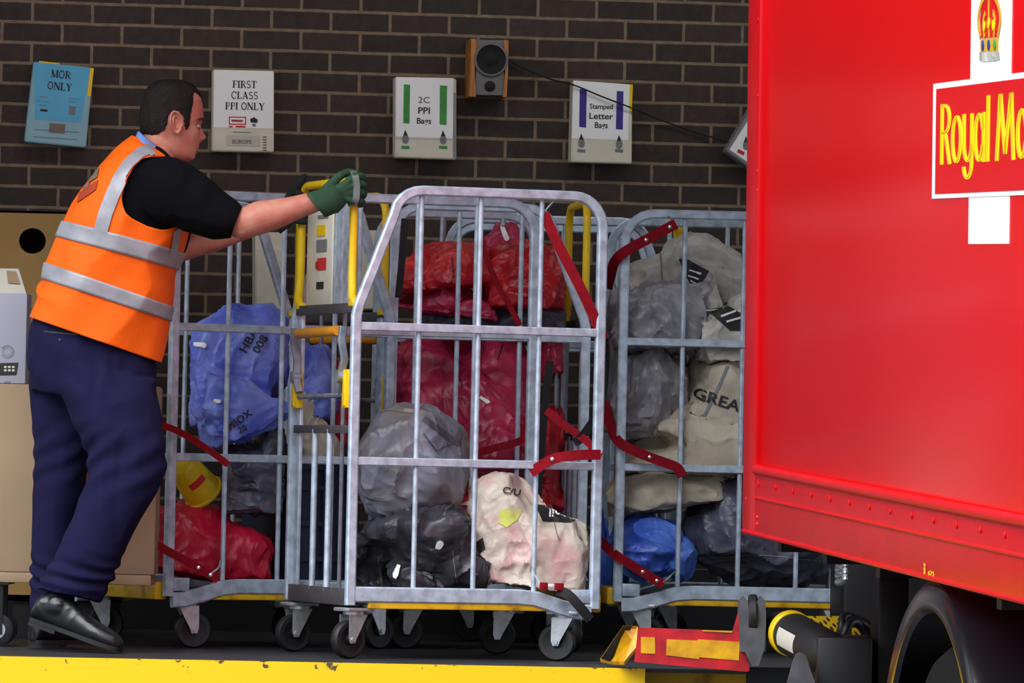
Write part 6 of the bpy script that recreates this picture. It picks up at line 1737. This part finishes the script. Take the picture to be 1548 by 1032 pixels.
for c in keep:
    for q in c:
        if q not in rm: rm[q] = len(vv_); vv_.append(grid[q])
mbv.add(vv_, [tuple(rm[q] for q in c) for c in keep])
bm = bmesh.new()
for v in mbv.v: bm.verts.new(v)
bm.verts.ensure_lookup_table()
for f in mbv.f: bm.faces.new([bm.verts[i] for i in f])
for _ in range(10):                                      # even out the cut edges
    tgt = {}
    for v in bm.verts:
        e = [x for x in v.link_edges if x.is_boundary]
        if len(e) == 2: tgt[v] = (e[0].other_vert(v).co + e[1].other_vert(v).co) / 4 + v.co / 2
    for v, p in tgt.items(): v.co = p
bm.verts.index_update()
mbv.v = [tuple(v.co) for v in bm.verts]; bm.free()
vest = mbv.build('vest', M['vest'], person); so = vest.modifiers.new('thick', 'SOLIDIFY'); so.thickness = 0.003; so.offset = -1
SACKS[vest.name] = BVHTree.FromPolygons([Vector(v) for v in mbv.v], mbv.f)
# reflective bands round the body
for t0, t1 in ((1.05, 1.98), (3.02, 4.0)):
    mb = MB(); rings = []
    for i in range(9):
        t = t0 + (t1 - t0) * i / 8; rings.append([vest_pt(t, 2 * math.pi * j / NT, 0.0135) for j in range(NT)])
    rings2 = rings
    mb.loft(rings2, True, False, False); b = mb.build('reflective_band', M['band'], vest, fix=False); b.modifiers.new('t', 'SOLIDIFY').thickness = 0.002
# shoulder stripe, front edge tape and back print, laid on the cloth
decal(vest, stroke_poly([(232, 226), (214, 233), (196, 249), (181, 272), (170, 296), (160, 322), (152, 350)], 21), 'band', 'reflective_band', 0.0032, 5)
decal(vest, [[(262, 350), (272, 343), (268.5, 372), (264, 392), (254, 388)]], 'band', 'edge_tape', 0.0050, 5)
for q in ([(139, 258), (151, 250), (148, 268), (136, 276)], [(130, 268), (139, 262), (135, 282), (126, 288)]): decal(vest, [q], 'ink_brown', 'back_print', 0.0032, 5)
decal(vest, [[(121, 292), (149, 272), (145, 287), (117, 307)]], 'vest_print', 'back_print', 0.0032, 5)

# shoes
def shoe(heel, toe, ankle, up, name='shoe', w=0.048):
    ln = (toe - heel).length; f = (toe - heel).normalized(); s = f.cross(up).normalized(); u = s.cross(f).normalized()
    keys = [(-0.02, 0.028, 0.030, 0.030), (0.03, 0.050, 0.044, 0.036), (0.15, 0.058, 0.052, 0.038), (0.30, 0.056, 0.055, 0.036), (0.45, 0.044, 0.045, 0.040), (0.62, 0.034, 0.036, 0.046), (0.78, 0.029, 0.031, 0.048), (0.90, 0.025, 0.026, 0.042), (0.98, 0.018, 0.018, 0.028), (1.01, 0.012, 0.010, 0.012)]
    mb = MB(); rings = []
    for r in catmull([(t * ln, zc, hh, ww) for t, zc, hh, ww in keys], 4):
        ring = []
        for k in range(24):
            a = 2 * math.pi * k / 24; zz = math.sin(a) * r[2]; 
            ring.append(heel + f * r[0] + s * (math.copysign(abs(math.cos(a)) ** 0.8, math.cos(a)) * r[3]) + u * max(0.006, r[1] + zz))
        rings.append(ring)
    mb.loft(rings); limb(mb, [heel + f * (0.22 * ln) + u * 0.07, ankle], [0.046, 0.046])
    co, no, fs = remesh_union(mb, 0.004, 3, 0.5)
    co = wrinkle(co, no, 0.002, 22, (1, 1, 1), 1.0)
    o = from_arrays(co, fs).build(name, M['shoe'], person, fix=False)
    mb = MB(); pr = []
    outl = [(-0.01, 0.030), (0.06, 0.037), (0.25, 0.036), (0.45, 0.038), (0.65, 0.049), (0.80, 0.050), (0.92, 0.042), (1.0, 0.026), (1.02, 0.0)]
    oc = catmull(outl, 4); pts = [heel + f * (a * ln) + s * b for a, b in oc] + [heel + f * (a * ln) - s * b for a, b in oc[::-1]]
    mb.poly([p - u * 0.002 for p in pts], u, 0.014)
    mb.poly([p - u * 0.014 for p in pts[:10] + pts[-10:]], u, 0.014)
    mb.build('sole', M['sole'], o)
    return o
sh1 = shoe(P(50, 938, MD - 0.05), P(181, 984, MD - 0.13), P(92, 900, MD - 0.05), wz)
hz_ = P(50, 988, MD + 0.16); hz_.z = 0.018
tz_ = hz_ + Vector((0.20, 0.14, 0.0))
sh2 = shoe(hz_, tz_, hz_ + Vector((0.05, 0.04, 0.11)), wz)

# gloves: palm, four bent fingers and a thumb, fused
def glove(name, mat, wr, palm, knuckles, fingers, thumb, cuff_r, label):
    mb = MB()
    for k in knuckles: limb(mb, [wr, (wr + k) / 2 * 0.5 + palm * 0.5, k], [0.026, 0.0185, 0.0135], n=14)
    for k, f in zip(knuckles, fingers): limb(mb, [k] + f, [0.0135] + [0.0118] * (len(f) - 1) + [0.0098], n=14, sub=4)
    limb(mb, thumb, [0.017, 0.0145, 0.0125, 0.0105][:len(thumb)], n=14, sub=4)
    co, no, fs = remesh_union(mb, 0.0028, 3, 0.5)
    co = wrinkle(co, no, 0.0016, 26, (1, 1, 1), 3.0)
    return from_arrays(co, fs).build(name, M[mat], person, fix=False)
# right hand on the near upright of the hoop, back of the hand to the camera
hx = m_front @ Vector((-CW / 2 - 0.002, -(CD / 2 - 0.05), 1.43)); hx2 = m_front @ Vector((-CW / 2 - 0.002, (CD / 2 - 0.05), 1.43))
hd1 = hx.y + 20; hd2 = hx2.y + 20
kn = []; fg = []
for i in range(4):
    y = 266 + i * 12.5
    k = P(534 + (3, 5, 3, -1)[i], y, hd1 - 0.038)
    kn.append(k)
    fg.append([P(547 + (0, 2, 1, -2)[i], y + 1, hd1 - 0.022), P(549 + (0, 1, 0, -2)[i], y + 4, hd1 + 0.008), P(540, y + 5, hd1 + 0.028), P(530, y + 5, hd1 + 0.026)])
g1 = glove('glove', 'glove', WR_R + Vector((0.01, 0, 0)), P(512, 290, hd1 - 0.036), kn, fg, [P(495, 285, hd1 - 0.03), P(512, 268, hd1 - 0.012), P(526, 261, hd1 + 0.012), P(538, 262, hd1 + 0.022)], 0.04, None)
g1['label'] = 'dark green glove'
cu = MB(); cdir = (P(520, 290, hd1 - 0.036) - WR_R).normalized()
rr = []
for t, r in ((-0.012, 0.046), (0.0, 0.0465), (0.025, 0.045), (0.05, 0.046), (0.075, 0.040), (0.09, 0.030)):
    c = WR_R + cdir * t + Vector((0, 0, -0.012 if t < 0.06 else -0.006)); x = cdir.cross(Vector((0, 1, 0))).normalized()
    rr.append([c + (x * (math.cos(a) * r) + Vector((0, -1, 0)) * (math.sin(a) * r * 0.95)) + cdir * (0.016 * math.cos(a + math.pi) * (1 if t < 0.03 else 0.3)) for a in [2 * math.pi * k / 28 for k in range(28)]])
cu.loft(rr, True, False, True); cu_ = cu.build('cuff', M['glove'], g1); cu_.modifiers.new('t', 'SOLIDIFY').thickness = 0.003
bd = MB()
pts = [[P(x + o, y, hd1 - dz) for o in (0, 10)] for x, y, dz in ((529, 258, 0.030), (532, 266, 0.0535), (534, 278, 0.0535), (534, 290, 0.0535), (533, 302, 0.0535), (529, 311, 0.040))]
rings = [[a, b, b + Vector((0, 0.003, 0)), a + Vector((0, 0.003, 0))] for a, b in [(Vector(q[:3]), Vector(q[3:])) for q in catmull([tuple(a) + tuple(b) for a, b in pts], 4)]]
bd.loft(rings); bd.build('knuckle_band', M['glove_band'], g1)
# left hand on the far upright: fingers come round to the near side
kn = []; fg = []
for i in range(4):
    y = 288 + i * 14
    kn.append(P(452 + (6, 6, 4, 0)[i], y, hd2 + 0.030))
    fg.append([P(464 + (2, 2, 1, -1)[i], y + 1, hd2 + 0.020), P(467, y + 3, hd2 - 0.010), P(459, y + 4, hd2 - 0.026), P(448, y + 4, hd2 - 0.026)])
g2 = glove('glove', 'glove_black', WR_L, P(438, 315, hd2 + 0.032), kn, fg, [P(434, 308, hd2 + 0.01), P(442, 290, hd2 - 0.01), P(452, 276, hd2 - 0.016), P(460, 267, hd2 - 0.012)], 0.04, None)
g2['label'] = 'dark glove on the far hand'
cu = MB(); cdir = (P(445, 315, hd2 + 0.03) - WR_L).normalized(); rr = []
for t, r in ((-0.03, 0.044), (0.0, 0.042), (0.03, 0.043), (0.06, 0.034)):
    c = WR_L + cdir * t; x = cdir.cross(Vector((0, 1, 0))).normalized()
    rr.append([c + (x * (math.cos(a) * r) + Vector((0, -1, 0)) * (math.sin(a) * r * 0.75)) for a in [2 * math.pi * k / 24 for k in range(24)]])
cu.loft(rr, True, False, True); cu_ = cu.build('cuff', M['glove_black'], g2); cu_.modifiers.new('t', 'SOLIDIFY').thickness = 0.003
